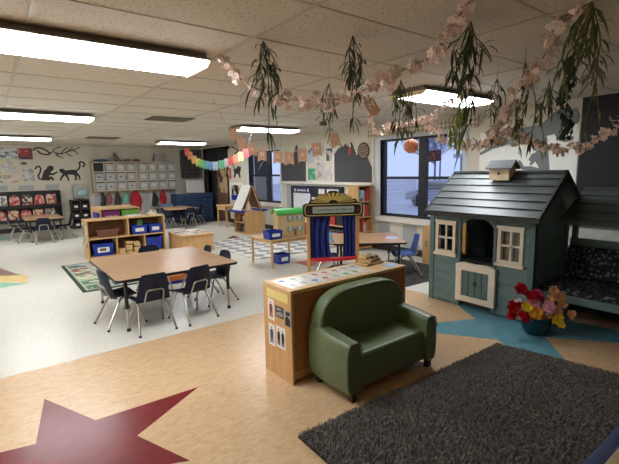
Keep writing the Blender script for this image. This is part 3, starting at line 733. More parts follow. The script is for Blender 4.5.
# wing with bench
Y0, Y1 = 0.25, 1.92
slope(4.66, 1.075, 5.24, 1.36, Y0, 1.845, 4)
m = MB(L); m.box(4.64, 4.665, Y0, 1.845, 1.035, 1.085); m.build('fascia_board', M('dark_barge', (38, 40, 40), 0.5), ph)
m = MB(L); m.box(5.20, 5.28, Y0, 1.845, 1.35, 1.385); m.build('ridge_board', ROOFW, ph, bevel=0.004)
for yy in (Y0, 1.88):
    m = MB(L); m.box(5.20, 5.26, yy, yy + 0.05, 0, 1.35); m.build('post', TEALD, ph, bevel=0.003)
m = MB(L); m.box(4.60, 4.66, Y0, Y0 + 0.05, 0, 1.07); m.build('post', TEALD, ph, bevel=0.003)
m = MB(L); m.box(4.50, 5.20, Y0, 1.93, 0.31, 0.345); m.box(4.485, 4.515, Y0, 1.93, 0.265, 0.345); m.build('bench', TEAL, ph, bevel=0.003)
m = MB(L); m.box(5.14, 5.16, Y0, 1.93, 0.0, 0.28); m.build('bench_backing', HOUSED, ph)
for k in range(5):
    m = MB(L); z0 = 0.31 + k * 0.105; m.box(5.165, 5.19, Y0, 1.93, z0, z0 + 0.095); m.build('back_rail', TEAL, ph, bevel=0.002)
# cushions
FLOR, b, t = base('black_floral_fabric', (20, 20, 24), 0.8)
tc = t.nodes.new('ShaderNodeTexCoord'); v = t.nodes.new('ShaderNodeTexVoronoi'); v.inputs['Scale'].default_value = 26
n = t.nodes.new('ShaderNodeTexNoise'); n.inputs['Scale'].default_value = 40
cr_ = t.nodes.new('ShaderNodeValToRGB'); e = cr_.color_ramp.elements; e[0].position = 0.34; e[0].color = lin((112, 114, 124)); e[1].position = 0.44; e[1].color = lin((22, 23, 28))
vm = t.nodes.new('ShaderNodeMath'); vm.operation = 'ADD'; ms = t.nodes.new('ShaderNodeMath'); ms.operation = 'MULTIPLY_ADD'; ms.inputs[1].default_value = 0.7; ms.inputs[2].default_value = -0.35
t.links.new(tc.outputs['Object'], v.inputs[0]); t.links.new(tc.outputs['Object'], n.inputs[0]); t.links.new(n.outputs[0], ms.inputs[0]); t.links.new(v.outputs['Distance'], vm.inputs[0]); t.links.new(ms.outputs[0], vm.inputs[1])
t.links.new(vm.outputs[0], cr_.inputs[0]); t.links.new(cr_.outputs[0], b.inputs['Base Color'])
m = MB((4.78, 1.1, 0.347)); m.box(4.49, 5.06, 0.28, 1.925, 0.347, 0.405); m.build('seat_cushion', FLOR, bevel=0.02, seg=3, label='black floral seat cushion lying flat on the playhouse bench', cat='cushion')
m = MB((5.10, 1.1, 0.40)); m.obox((5.105, 1.10, 0.575), (0.075, 1.64, 0.345), (0, R(5), 0)); m.build('back_cushion', FLOR, bevel=0.02, seg=3, label='black floral back cushion upright on the playhouse bench', cat='cushion')
# pale unit behind the bench
o = thing('low_cabinet', (6.1, 1.1, 0), 'pale low heater cabinet along the dark wall behind the playhouse bench', 'cabinet')
m = MB(o.location); m.box(5.95, 6.27, -0.4, 2.30, 0.0, 0.86); m.build('body', M('cabinet_pale', (196, 196, 186), 0.5), o, bevel=0.01)
m = MB(o.location); m.box(5.93, 6.28, -0.42, 2.31, 0.86, 0.90); m.build('top', M('cabinet_top_grey', (120, 122, 120), 0.4), o, bevel=0.005)
# birdhouse on the ridge
bh = thing('birdhouse', (4.62, 2.46, 1.50), 'small natural wood birdhouse with a dark roof near the playhouse ridge', 'birdhouse')
L = bh.location
m = MB(L); m.prism([(4.55, 1.475), (4.69, 1.575), (4.69, 1.615), (4.62, 1.675), (4.55, 1.615)], lambda u, v, t_: (u, t_, v), 2.35, 2.58); m.build('body', M('pale_pine', (222, 202, 166), 0.6), bh, bevel=0.002)
m = MB(L); m.lathe([(0, 4.546), (0.015, 4.546), (0.015, 4.552), (0, 4.552)], (0, 2.47, 1.552), 14, ax='x'); m.build('entrance_hole', BLACK, bh)
BRF = M('birdhouse_roof_grey', (84, 86, 88), 0.8, var=0.1)
for s_ in (-1, 1):
    m = MB(L); m.prism([(4.62, 1.682), (4.62, 1.70), (4.62 + s_ * 0.105, 1.612), (4.62 + s_ * 0.105, 1.598)], lambda u, v, t_: (u, t_, v), 2.31, 2.61); m.build('roof_panel', BRF, bh)
# wooden highchair-like cabinet visible through left window
m = MB((4.62, 2.93, 0.565)); m.box(4.58, 4.64, 2.86, 2.93, 0.567, 0.86); m.build('wooden_block_tower', M('honey_wood', (206, 160, 92), 0.4), bevel=0.006, label='honey coloured wooden box seen through the left playhouse window', cat='wooden box')

# ================================================================== flower pot
fp = thing('flower_pot', (4.14, 1.80, 0.003), 'dark teal bowl planter of bright artificial flowers beside the playhouse door', 'flower pot')
L = Vector(fp.location)
m = MB(L); pf = [(0.085, 0.003), (0.09, 0.003), (0.115, 0.04), (0.135, 0.10), (0.143, 0.165), (0.150, 0.172), (0.150, 0.185), (0.138, 0.185), (0.132, 0.165), (0.0, 0.15)]
m.lathe(pf, (L.x, L.y, 0.0), 32); m.build('bowl', M('teal_ceramic', (18, 62, 76), 0.25, var=0.1), fp, smooth=True)
rv = Vector((0.794, -0.608, 0)); dv = Vector((-0.6, -0.79, 0))
rnd = random.Random(11)
PET = {'red': M('petal_red', (196, 22, 36), 0.6, var=0.25, scale=50), 'pink': M('petal_pink', (244, 176, 200), 0.6, var=0.15, scale=50), 'hot': M('petal_hot_pink', (204, 52, 96), 0.6, var=0.2, scale=50), 'yellow': M('petal_yellow', (250, 224, 60), 0.6, var=0.1, scale=50), 'orange': M('petal_orange', (250, 172, 50), 0.6, var=0.15, scale=50), 'tan': M('petal_tan', (232, 178, 130), 0.6, var=0.2, scale=50), 'white': M('petal_white', (232, 228, 220), 0.6, var=0.05)}
LEAFG = M('leaf_green', (44, 66, 34), 0.6, var=0.3, scale=30)
def bloom(mb, c, nrm, r, layers, npet, cup=0.35, rn=rnd):
    nrm = Vector(nrm).normalized(); a = nrm.cross(Vector((0.2, 0.1, 1))); a.normalize(); b = nrm.cross(a)
    for l in range(layers):
        rr = r * (1 - 0.28 * l); lift = cup * r * (0.3 + l * 0.8)
        for k in range(npet):
            t0 = 2 * math.pi * (k + 0.5 * (l % 2)) / npet + rn.uniform(-.1, .1); w_ = math.pi / npet * 1.15
            def P(rad, ang, h): return Vector(c) + (a * math.cos(ang) + b * math.sin(ang)) * rad + nrm * h
            mb.add([P(0, 0, 0), P(rr * .55, t0 - w_, lift * .4), P(rr * .95, t0 - w_ * .5, lift), P(rr * 1.02, t0, lift * 1.05), P(rr * .95, t0 + w_ * .5, lift), P(rr * .55, t0 + w_, lift * .4)], [(0, 1, 2, 3), (0, 3, 4, 5)])
fl = [(-14, 52, 'red', .045, 4), (-8, 48, 'red', .04, 4), (-18, 34, 'red', .05, 4), (-25, 27, 'red', .04, 4), (-15, 25, 'red', .04, 4), (-20, 42, 'white', .022, 2), (-9, 33, 'yellow', .038, 2), (-3, 26, 'orange', .042, 2), (2, 28, 'orange', .04, 2),
      (-3, 38, 'pink', .042, 4), (8, 33, 'pink', .05, 4), (3, 46, 'hot', .04, 3), (16, 48, 'tan', .04, 2), (14, 40, 'tan', .035, 2), (22, 42, 'tan', .045, 2), (26, 36, 'tan', .035, 2), (18, 30, 'tan', .035, 2), (29, 26, 'tan', .03, 2), (16, 23, 'yellow', .042, 2), (20, 19, 'yellow', .03, 2), (9, 22, 'tan', .03, 2)]
for dxp, dzp, cn, r_, ly in fl:
    c_ = Vector((L.x, L.y, 0.185 - 0.14)) + rv * ((dxp - 3) * 0.0098) + Vector((0, 0, dzp * 0.0094 - 0.072)) + dv * (rnd.uniform(0.0, 0.08) + (0.05 if dzp < 34 else 0))
    c_.z += 0.0
    m = MB(L); m.tube([(L.x + (c_.x - L.x) * .2, L.y + (c_.y - L.y) * .2, 0.14), ((L.x + c_.x) / 2, (L.y + c_.y) / 2, (0.19 + c_.z) / 2), tuple(c_)], 0.0025, 5, mi=1)
    for q in range(4 if r_ > .035 else 3):
        bloom(m, c_ + Vector((rnd.uniform(-.026, .026), rnd.uniform(-.022, .022), rnd.uniform(-.022, .020))), dv * 1.0 + Vector((rnd.uniform(-.5, .5), rnd.uniform(-.5, .5), rnd.uniform(.1, .8))), r_ * (1.35 if q == 0 else 1.05), ly, 6)
    m.build('flower', [PET[cn], LEAFG], fp, label='%s flower' % {'hot': 'hot pink', 'tan': 'peach'}.get(cn, cn))
m = MB(L)
for k in range(60):
    a = rnd.random() * 6.28; rr = rnd.uniform(.03, .17); p = Vector((L.x + math.cos(a) * rr, L.y + math.sin(a) * rr, 0.17 + rnd.uniform(0, .10)))
    d_ = Vector((math.cos(a), math.sin(a), rnd.uniform(-.2, .8))).normalized() * 0.05; s2 = Vector((-math.sin(a), math.cos(a), 0)) * 0.014
    m.add([p, p + d_ * .5 + s2, p + d_, p + d_ * .5 - s2], [(0, 1, 2, 3)])
m.build('leaves', LEAFG, fp)

# navy cushion at the bottom right
fc = thing('floor_cushion', (2.5, 0.32, 0.04), 'navy floor seat with a beige top at the bottom right corner of the picture', 'floor cushion')
m = MB(fc.location); m.box(1.95, 2.95, 0.08, 0.655, 0.042, 0.30); m.build('body', M('navy_fabric', (46, 58, 90), 0.85, var=0.15), fc, bevel=0.07, seg=5)
m = MB(fc.location); m.box(2.00, 2.90, 0.12, 0.565, 0.285, 0.314); m.build('top_panel', M('beige_fabric', (176, 158, 124), 0.9, var=0.08), fc, bevel=0.008)

# ================================================================== school chairs
def make_chair(shell, label, group, leg=CHROME):
    o = thing('school_chair', (0, 0, 0), label, 'chair', group)
    def seat(u, v):   # u front->back, v left->right
        y = 0.17 - 0.31 * u; wd = 0.19 - 0.02 * u
        z = 0.335 - 0.035 * max(0, (0.15 - u)) / 0.15 - 0.012 * math.sin(math.pi * u) + 0.02 * abs(2 * v - 1) ** 3
        x = (2 * v - 1) * wd
        if u < 0.1: x *= 0.93
        return (x, y, z)
    m = MB(); m.surf(seat, 10, 10, 0.008); m.build('seat', shell, o, smooth=True)
    def back(u, v):   # u bottom->top
        wd = 0.175 - 0.045 * u - 0.02 * max(0, u - 0.9) / 0.1
        bow = 0.035 * (abs(2 * v - 1) ** 2)
        y = -0.135 - 0.035 * math.sin(u * math.pi / 2) - 0.05 * u + bow * (0.5 + u * .5)
        z = 0.325 + 0.30 * u - 0.012 * abs(2 * v - 1) ** 4 * (u > 0.85)
        return ((2 * v - 1) * wd, y, z)
    m = MB(); m.surf(back, 10, 12, 0.008); m.build('backrest', shell, o, smooth=True)
    m = MB(); m.tube([(-0.095, -0.08, 0.305), (-0.095, -0.150, 0.32), (-0.09, -0.192, 0.40), (-0.085, -0.205, 0.44), (-0.065, -0.210, 0.458), (0.065, -0.210, 0.458), (0.085, -0.205, 0.44), (0.09, -0.192, 0.40), (0.095, -0.150, 0.32), (0.095, -0.08, 0.305)], 0.008, 8)
    m.build('back_tube', leg, o, smooth=True)
    for sx in (-1, 1):
        for (y0, y1) in ((0.06, 0.17), (-0.07, -0.235)):
            m = MB(); m.tube([(sx * 0.11, (y0) * 0.3, 0.312), (sx * 0.135, y0, 0.304), (sx * 0.145, y0 + (y1 - y0) * .15, 0.27), (sx * 0.185, y1, 0.012)], 0.0115, 8)
            l = m.build('leg', leg, o, smooth=True)
            m = MB(); m.lathe([(0.011, 0.022), (0.013, 0.014), (0.014, 0.0), (0.006, 0.0)], (sx * 0.186, y1 + 0.002 * sx, 0), 10); m.build('foot_glide', BLACK, l, smooth=True)
    return o
near = [(1.25, 4.46, 0.02, 'navy school chair with its back to the camera, left one at the front table edge'),
        (1.71, 4.48, 0.22, 'navy school chair angled at the front edge of the nearest table, right of its twin'),
        (1.06, 4.82, -math.pi / 2 + 0.15, 'navy school chair tucked under the left end of the nearest wooden table'),
        (2.17, 4.88, math.pi / 2 + 0.05, 'navy school chair at the right end of the nearest wooden table, nearer one'),
        (2.15, 5.40, math.pi / 2 - 0.1, 'navy school chair at the right end of the nearest wooden table, farther one'),
        (1.72, 5.80, math.pi, 'navy school chair at the far side of the nearest wooden table')]
chair0 = make_chair(NAVY, near[0][3], 'chairs around the nearest table')
chair0.location = near[0][:2] + (0,); chair0.rotation_euler = (0, 0, near[0][2])
for x, y, rz, lb in near[1:]: dup(chair0, (x, y, 0), rz, lb)
for x, y, rz, lb in [(0.72, 12.5, -math.pi / 2, 'dark chair at the left end of the far table by the book rack'),
                     (1.0, 12.02, 0.0, 'dark chair with its back to the camera at the far table by the book rack'),
                     (1.50, 12.5, math.pi / 2, 'dark chair at the right end of the far table by the book rack'),
                     (0.56, 13.3, -math.pi / 2, 'dark chair behind the left end of the far book rack table')]:
    dup(chair0, (x, y, 0), rz, lb, 'chairs around the book rack table')
for x, y, rz, lb in [(4.25, 12.5, -math.pi / 2, 'dark chair at the left end of the far table by the blue cots'),
                     (4.68, 12.05, 0.0, 'dark chair with its back to the camera at the far table by the blue cots'),
                     (5.15, 12.6, math.pi / 2, 'dark chair at the right end of the far table by the blue cots')]:
    dup(chair0, (x, y, 0), rz, lb, 'chairs around the cot side table')
bc = make_chair(BLUEC, 'medium blue school chair beside the window table on the small grey rug', 'chairs at the window table')
bc.location = (4.98, 4.15, 0.014); bc.rotation_euler = (0, 0, R(52))
dup(chair0, (3.98, 4.78, 0.014), R(-128), 'dark chair glimpsed through the puppet theatre opening', 'chairs at the window table')

# ================================================================== tables
def table(x0, x1, y0, y1, z, label, rz=0.0, c=None):
    cx, cy = (x0 + x1) / 2, (y0 + y1) / 2; hx, hy = (x1 - x0) / 2, (y1 - y0) / 2
    o = thing('classroom_table', (cx, cy, 0), label, 'table', rz=rz)
    m = MB(); pl = []
    for sx, sy, a0 in ((1, 1, 0), (-1, 1, 90), (-1, -1, 180), (1, -1, 270)):
        for k in range(5):
            a = R(a0 + k * 22.5); pl.append((sx * (hx - 0.05) + 0.05 * math.cos(a), sy * (hy - 0.05) + 0.05 * math.sin(a)))
    F_ = lambda u, v, t_: (u, v, t_)
    m.prism(pl, F_, z - 0.024, z); m.build('tabletop', OAK, o)
    m = MB(); q = [(u * (1 + 0.006 / hx), v * (1 + 0.006 / hy)) for u, v in pl]; m.prism(q, F_, z - 0.026, z - 0.002); m.build('edge_band', BLACK, o)
    m = MB()
    for sy in (-1, 1): m.box(-hx + 0.12, hx - 0.12, sy * (hy - 0.12) - 0.01, sy * (hy - 0.12) + 0.01, z - 0.06, z - 0.026)
    for sx in (-1, 1): m.box(sx * (hx - 0.12) - 0.01, sx * (hx - 0.12) + 0.01, -hy + 0.12, hy - 0.12, z - 0.06, z - 0.026)
    m.build('apron', BLACK, o)
    for sx in (-1, 1):
        for sy in (-1, 1):
            lx, ly = sx * (hx - 0.10), sy * (hy - 0.09)
            m = MB(); m.tube([(lx, ly, z - 0.026), (lx, ly, 0.24)], 0.019, 10); l = m.build('leg', BLACK, o, smooth=True)
            m = MB(); m.tube([(lx, ly, 0.25), (lx, ly, 0.03)], 0.014, 10); m.build('chrome_sleeve', CHROME, l, smooth=True)
            m = MB(); m.lathe([(0.012, 0.04), (0.02, 0.02), (0.022, 0.0), (0.01, 0.0)], (lx, ly, 0), 10); m.build('foot_glide', BLACK, l, smooth=True)
    return o
table(0.93, 2.28, 4.40, 5.82, 0.57, 'large wooden topped activity table with black edge nearest the camera')
table(0.66, 1.50, 12.15, 13.7, 0.56, 'far wooden table in front of the red book rack')
table(4.15, 5.10, 12.2, 13.65, 0.56, 'far wooden table in front of the stacked blue cots')
wt = table(-0.52, 0.52, -0.50, 0.50, 0.57, 'wooden topped table by the large window behind the puppet theatre'); wt.location = (4.58, 4.56, 0.014); wt.rotation_euler = (0, 0, R(-38))
m = MB((4.88, 4.42, 0.583)); m.obox((4.86, 4.30, 0.5845), (0.22, 0.16, 0.002), (0, 0, 0.5)); m.build('worksheet', M('pale_blue_paper', (196, 206, 232), 0.4), label='pale blue sheet lying on the window table', cat='paper')

# ================================================================== bins, cubby shelf
def bin_(x0, x1, y0, y1, z0, z1, mat, label, name='storage_bin', group=None, tag_col=None, face='y', cat='bin', picture=None):
    o = thing(name, ((x0 + x1) / 2, (y0 + y1) / 2, z0), label, cat, group)
    c_ = Vector(((x0 + x1) / 2, (y0 + y1) / 2)); hx, hy = (x1 - x0) / 2, (y1 - y0) / 2; k = 0.90
    m = MB(o.location)
    ou = [(-hx * k, -hy * k, z0), (hx * k, -hy * k, z0), (hx * k, hy * k, z0), (-hx * k, hy * k, z0), (-hx, -hy, z1), (hx, -hy, z1), (hx, hy, z1), (-hx, hy, z1)]
    t_ = 0.006
    inn = [(-hx + t_, -hy + t_, z1), (hx - t_, -hy + t_, z1), (hx - t_, hy - t_, z1), (-hx + t_, hy - t_, z1), (-hx * k + t_, -hy * k + t_, z0 + t_), (hx * k - t_, -hy * k + t_, z0 + t_), (hx * k - t_, hy * k - t_, z0 + t_), (-hx * k + t_, hy * k - t_, z0 + t_)]
    vs = [(c_.x + a, c_.y + b_, z) for a, b_, z in ou + inn]
    fs = [(0, 3, 2, 1)] + [(i, (i + 1) % 4, (i + 1) % 4 + 4, i + 4) for i in range(4)] + [(4 + i, 4 + (i + 1) % 4, 8 + (i + 1) % 4, 8 + i) for i in range(4)] + [(8 + i, 8 + (i + 1) % 4, 12 + (i + 1) % 4, 12 + i) for i in range(4)] + [(12, 13, 14, 15)]
    m.add(vs, fs); m.build('tub', mat, o)
    m = MB(o.location); r_ = 0.007
    for (a, b_) in ((0, 1), (1, 2), (2, 3), (3, 0)):
        p = [(x0, y0), (x1, y0), (x1, y1), (x0, y1)]; m.tube([(p[a][0], p[a][1], z1 - r_ * .6), (p[b_][0], p[b_][1], z1 - r_ * .6)], r_, 6)
    m.build('rim', mat, o, smooth=True)
    if tag_col:
        w_ = (x1 - x0) if face == 'y' else (y1 - y0); h_ = z1 - z0
        m = MB(o.location)
        if face == 'y': m.box(c_.x - w_ * .28, c_.x + w_ * .28, y0 + 0.0 - 0.004, y0 + 0.012, z0 + h_ * .3, z0 + h_ * .7)
        else: m.box(x0 - 0.004, x0 + 0.012, c_.y - w_ * .28, c_.y + w_ * .28, z0 + h_ * .3, z0 + h_ * .7)
        m.build('name_label', tag_col, o)
        if picture:
            m = MB(o.location)
            if face == 'y': m.box(c_.x - w_ * .18, c_.x + w_ * .12, y0 - 0.006, y0 + 0.01, z0 + h_ * .42, z0 + h_ * .62)
            m.build('printed_picture', picture, o)
    return o
cs = thing('cubby_shelf', (2.16, 8.92, 0), 'maple open shelf with five compartments of blue bins behind the nearest table', 'shelf')
L = cs.location; X0, X1, YA, YB_ = 1.40, 2.87, 8.72, 9.12
m = MB(L); m.box(X0, X1, YA, YB_, 0.755, 0.78); m.build('top', MAPLE, cs, bevel=0.003)
for x_ in (X0, X1 - 0.03):
    m = MB(L); m.box(x_, x_ + 0.03, YA, YB_, 0, 0.757); m.build('side_panel', MAPLEV, cs, bevel=0.003)
m = MB(L); m.box(X0 + .03, X1 - .03, YB_ - 0.02, YB_, 0.05, 0.755); m.build('back_panel', M('shelf_back_board', (136, 96, 60), 0.6), cs)
m = MB(L); m.box(X0 + .03, X1 - .03, YA, YB_ - .02, 0.40, 0.42); m.build('shelf_board', MAPLE, cs)
m = MB(L); m.box(X0 + .03, X1 - .03, YA, YB_ - .02, 0.045, 0.065); m.build('shelf_board', MAPLE, cs)
m = MB(L); m.box(X0 + .03, X1 - .03, YA + .02, YB_ - .02, 0.0, 0.045); m.build('plinth', MAPLEV, cs)
for (x_, z0, z1) in ((2.14, 0.42, 0.755), (1.91, 0.065, 0.40), (2.44, 0.065, 0.40)):
    m = MB(L); m.box(x_, x_ + 0.022, YA, YB_ - .02, z0, z1); m.build('divider', MAPLEV, cs)
PICB = M('print_mixed', (110, 66, 60), 0.5, var=0.4, scale=40)
bin_(1.49, 1.86, 8.75, 9.06, 0.066, 0.31, BLUEP, 'large blue bin with a white label, bottom left compartment of the cubby shelf', tag_col=PAPER, picture=PICB)
bin_(2.48, 2.80, 8.75, 9.06, 0.066, 0.33, BLUEP, 'tall plain blue bin in the bottom right compartment of the cubby shelf')
bin_(2.22, 2.52, 8.75, 9.04, 0.421, 0.60, BLUEP, 'blue bin with green toy leaf and white label, top right compartment of the cubby shelf', tag_col=PAPER)
bin_(2.56, 2.81, 8.75, 9.04, 0.421, 0.60, BLUEP, 'blue bin with a small square label, rightmost on the upper shelf of the cubby shelf', tag_col=PAPER)
m = MB((2.37, 8.87, 0.43)); m.surf(lambda u, v: (2.33 + 0.10 * u + 0.03 * v, 8.86 - 0.02 * math.sin(3 * v), 0.48 + 0.20 * v + 0.03 * math.sin(u * 3.14)), 6, 6, 0.006); m.build('paper_leaf', M('green_felt', (96, 160, 96), 0.8), label='green felt leaf standing in a blue bin on the cubby shelf', cat='toy')
# wicker basket
wk = thing('wicker_basket', (1.80, 8.88, 0.421), 'brown woven wicker basket in the top left compartment of the cubby shelf', 'basket')
m = MB(wk.location)
for k in range(9):
    z = 0.43 + k * 0.017; hx, hy = 0.165 + 0.004 * k, 0.10 + 0.003 * k; pts = []
    for j in range(41):
        a = 2 * math.pi * j / 40; q = 0.006 * (1 if (j + k) % 2 else -1)
        cx_ = math.copysign(abs(math.cos(a)) ** 0.5, math.cos(a)); cy_ = math.copysign(abs(math.sin(a)) ** 0.5, math.sin(a)); pts.append((1.80 + cx_ * (hx + q), 8.88 + cy_ * (hy + q), z))
    m.tube(pts, 0.0085, 5, cap=False)
m.build('weave', M('wicker', (132, 88, 66), 0.7, var=0.25, scale=60), wk, smooth=True)
m = MB(wk.location); m.box(1.65, 1.95, 8.79, 8.97, 0.4215, 0.43); m.build('base', M('wicker', (132, 88, 66), 0.7), wk)
# wooden blocks in the middle compartment
rnd = random.Random(5)
BLK = M('block_wood', (206, 172, 122), 0.5, var=0.08)
wordp = ['left', 'middle', 'right']
for r_ in range(4):
    for c_ in range(3):
        x = 2.005 + c_ * 0.145 + rnd.uniform(-.01, .01); z = 0.066 + r_ * 0.058
        if (r_ == 3 and c_ == 0) or (r_ == 2 and c_ == 0): continue
        m = MB((x, 8.84, z)); m.box(x - 0.060, x + 0.060, 8.76, 8.95, z, z + 0.055 - 0.014 * ((r_ + c_) % 2))
        m.build('wooden_block', BLK, bevel=0.003, label='natural wooden block, %s column, %s row of the block compartment' % (wordp[c_], ['bottom', 'second', 'third', 'top'][r_]), cat='block', group='wooden blocks in the cubby shelf')
# tissues on top
tb = thing('tissue_box', (2.68, 8.95, 0.78), 'small pale box with white tissue on top of the cubby shelf', 'tissue box')
m = MB(tb.location); m.box(2.60, 2.76, 8.90, 9.0, 0.781, 0.83); m.build('box', M('pale_yellow_card', (224, 214, 184), 0.6), tb, bevel=0.004)
m = MB(tb.location); m.surf(lambda u, v: (2.65 + 0.05 * u + .01 * math.sin(v * 6), 8.95 + 0.02 * math.sin(u * 9), 0.82 + 0.07 * v * (0.5 + math.sin(u * 3.14) * .5)), 8, 6, 0.002); m.build('tissue', PAPER, tb)
m = MB((2.35, 8.95, 0.78)); m.box(2.20, 2.45, 8.85, 9.02, 0.781, 0.80); m.build('white_folder', PAPER, label='flat white folder lying on top of the cubby shelf', cat='folder')
# side pocket chart on the left end
m = MB((1.39, 8.9, 0.3)); m.box(1.385, 1.399, 8.75, 9.1, 0.25, 0.7); m.build('side_chart', prnt('side_chart_print', [(196, 196, 170), (96, 130, 84), (206, 200, 186), (150, 110, 84)], 10, 2), label='beige and green chart on the left end of the cubby shelf', cat='chart')

# second, farther shelf
s2 = thing('maple_cabinet', (2.40, 9.95, 0), 'maple shelf behind the blue bin shelf with purple and green boxes on its upper level', 'shelf')
L = s2.location; X0, X1, YA, YB_ = 1.88, 2.70, 9.85, 10.85
m = MB(L); m.box(X0, X1, YA, YB_, 0.865, 0.885); m.build('top', MAPLE, s2, bevel=0.003)
for x_ in (X0, X1 - 0.025):
    m = MB(L); m.box(x_, x_ + 0.025, YA, YB_, 0, 0.865); m.build('side_panel', MAPLEV, s2)
m = MB(L); m.box(X0 + .025, X1 - .025, YA, YB_, 0.645, 0.665); m.build('shelf_board', MAPLE, s2)
m = MB(L); m.box(X0 + .025, X1 - .025, YB_ - .02, YB_, 0, 0.865); m.build('back_panel', MAPLEV, s2)
for (x0, x1, cc_, nm) in ((1.93, 2.28, (112, 36, 92), 'purple'), (2.32, 2.67, (96, 168, 60), 'green')):
    o = thing('book_box', ((x0 + x1) / 2, 9.95, 0.666), '%s box with small lettering on the upper level of the farther maple shelf' % nm, 'box')
    m = MB(o.location); m.box(x0, x1, 9.86, 10.1, 0.666, 0.84); m.build('box', M(nm + '_card', cc_, 0.5), o, bevel=0.004)
    m = MB(o.location); rnd = random.Random(3)
    for i in range(9):
        xa = x0 + 0.05 + i * 0.028; m.box(xa, xa + 0.02, 9.8585, 9.861, 0.71, 0.73 + rnd.uniform(0, .02))
    m.build('printed_label', M('label_pale', (206, 186, 206), 0.5), o)
m = MB((1.88, 9.95, 0.0)); m.box(1.835, 1.865, 9.9, 10.4, 0.45, 0.80); m.build('blue_board_book', BLUEP, label='blue folder standing against the left end of the farther maple shelf', cat='folder')

# low box table with magazines
lb_ = thing('low_box_table', (3.35, 8.55, 0), 'low maple box table covered with magazines between the cubby shelf and patterned rug', 'table')
L = lb_.location
m = MB(L); m.box(3.0, 3.70, 8.14, 9.0, 0.355, 0.38); m.build('top', MAPLE, lb_, bevel=0.004)
for (x0, x1, y0, y1) in ((3.02, 3.68, 8.16, 8.18), (3.02, 3.68, 8.96, 8.98), (3.02, 3.04, 8.18, 8.96), (3.66, 3.68, 8.18, 8.96)):
    m = MB(L); m.box(x0, x1, y0, y1, 0, 0.355); m.build('side_panel', MAPLEV, lb_)
rnd = random.Random(9)
for i in range(8):
    x = 3.12 + (i % 4) * 0.15; y_ = 8.36 + (i // 4) * 0.36
    nmc = ['pale blue', 'white', 'grey', 'orange', 'pale blue', 'brown', 'white', 'grey'][i]; cc_ = {'pale blue': (150, 176, 200), 'white': (216, 216, 212), 'grey': (140, 140, 144), 'orange': (196, 140, 90), 'brown': (130, 96, 76)}[nmc]
    m = MB((x, y_, 0.381)); m.obox((x, y_, 0.384 + 0.0006 * i), (0.15, 0.21, 0.004), (0, 0, rnd.uniform(-.5, .5)))
    m.build('magazine', prnt('mag%d' % i, [cc_, (214, 212, 206), (96, 100, 110), cc_], 14, i), label='%s magazine, %s from the left in the %s row on the low box table' % (nmc, ['first', 'second', 'third', 'fourth'][i % 4], ['near', 'far'][i // 4]), cat='magazine', group='magazines on the low box table')

# ================================================================== back wall
bl = thing('book_rack', (1.0, 14.62, 0.2), 'black two tier wall book rack with red covers at the far left', 'book rack')
L = bl.location; X0, X1 = -0.75, 1.74
m = MB(L); m.box(X0, X1, 14.72, 14.79, 0.30, 1.19); m.build('back_panel', BLACK, bl)
for x_ in (X0, X1 - 0.03):
    m = MB(L); m.box(x_, x_ + 0.03, 14.50, 14.72, 0.30, 1.19); m.build('side_panel', BLACK, bl)
for z_ in (0.33, 0.74):
    m = MB(L); m.box(X0 + .03, X1 - .03, 14.50, 14.72, z_ - 0.03, z_); m.build('shelf_board', BLACK, bl)
    m = MB(L); m.box(X0 + .03, X1 - .03, 14.50, 14.515, z_, z_ + 0.06); m.build('front_rail', BLACK, bl)
rnd = random.Random(21)
pal = {'red': [(186, 60, 56), (206, 120, 110), (130, 36, 40), (210, 170, 150)], 'tan and red': [(206, 184, 150), (186, 74, 60), (120, 96, 70), (210, 190, 160)], 'grey and white': [(196, 192, 184), (90, 84, 80), (210, 206, 200), (150, 130, 120)], 'black and cream': [(60, 54, 54), (206, 194, 170), (176, 86, 80), (50, 46, 46)]}
seq = ['red', 'tan and red', 'grey and white', 'red', 'black and cream', 'red', 'tan and red']
ordn = ['first', 'second', 'third', 'fourth', 'fifth', 'sixth', 'seventh']
for tier, z_ in (('upper', 0.76), ('lower', 0.35)):
    for i in range(7):
        x = -0.30 + i * 0.30 + (0.0 if tier == 'upper' else -0.06); cn = seq[(i + (0 if tier == 'upper' else 3)) % 7]
        m = MB((x, 14.6, z_)); h_ = 0.32
        an = R(-10)
        fn = lambda u, v, t_, x=x, z_=z_: (x + u, 14.60 + t_ + v * 0.15, z_ + v)
        pl = [(-0.125, 0), (0.125, 0), (0.125, h_), (-0.125, h_)]
        if cn == 'red': pl = [(-0.125, 0), (0.125, 0), (0.125, h_ * .6)] + [(0.125 * math.cos(a * math.pi / 8), h_ * .6 + h_ * .4 * math.sin(a * math.pi / 8)) for a in range(1, 8)] + [(-0.125, h_ * .6)]
        m.prism(pl, fn, 0, 0.02)
        m.build('picture_book', prnt('bk%s%d' % (tier, i), pal[cn], 17, i * 2.3 + len(tier)), label='%s picture book, %s from left, %s tier of black rack' % (cn, ordn[i], tier), cat='book', group='picture books facing out on the black rack')
m = MB();
for x_ in (-0.4, 0.12, 0.75, 1.40): m.box(x_, x_ + 0.36, 14.79, 14.799, 1.22, 1.36)
m.build('trim_4', GREYP, kind='structure')
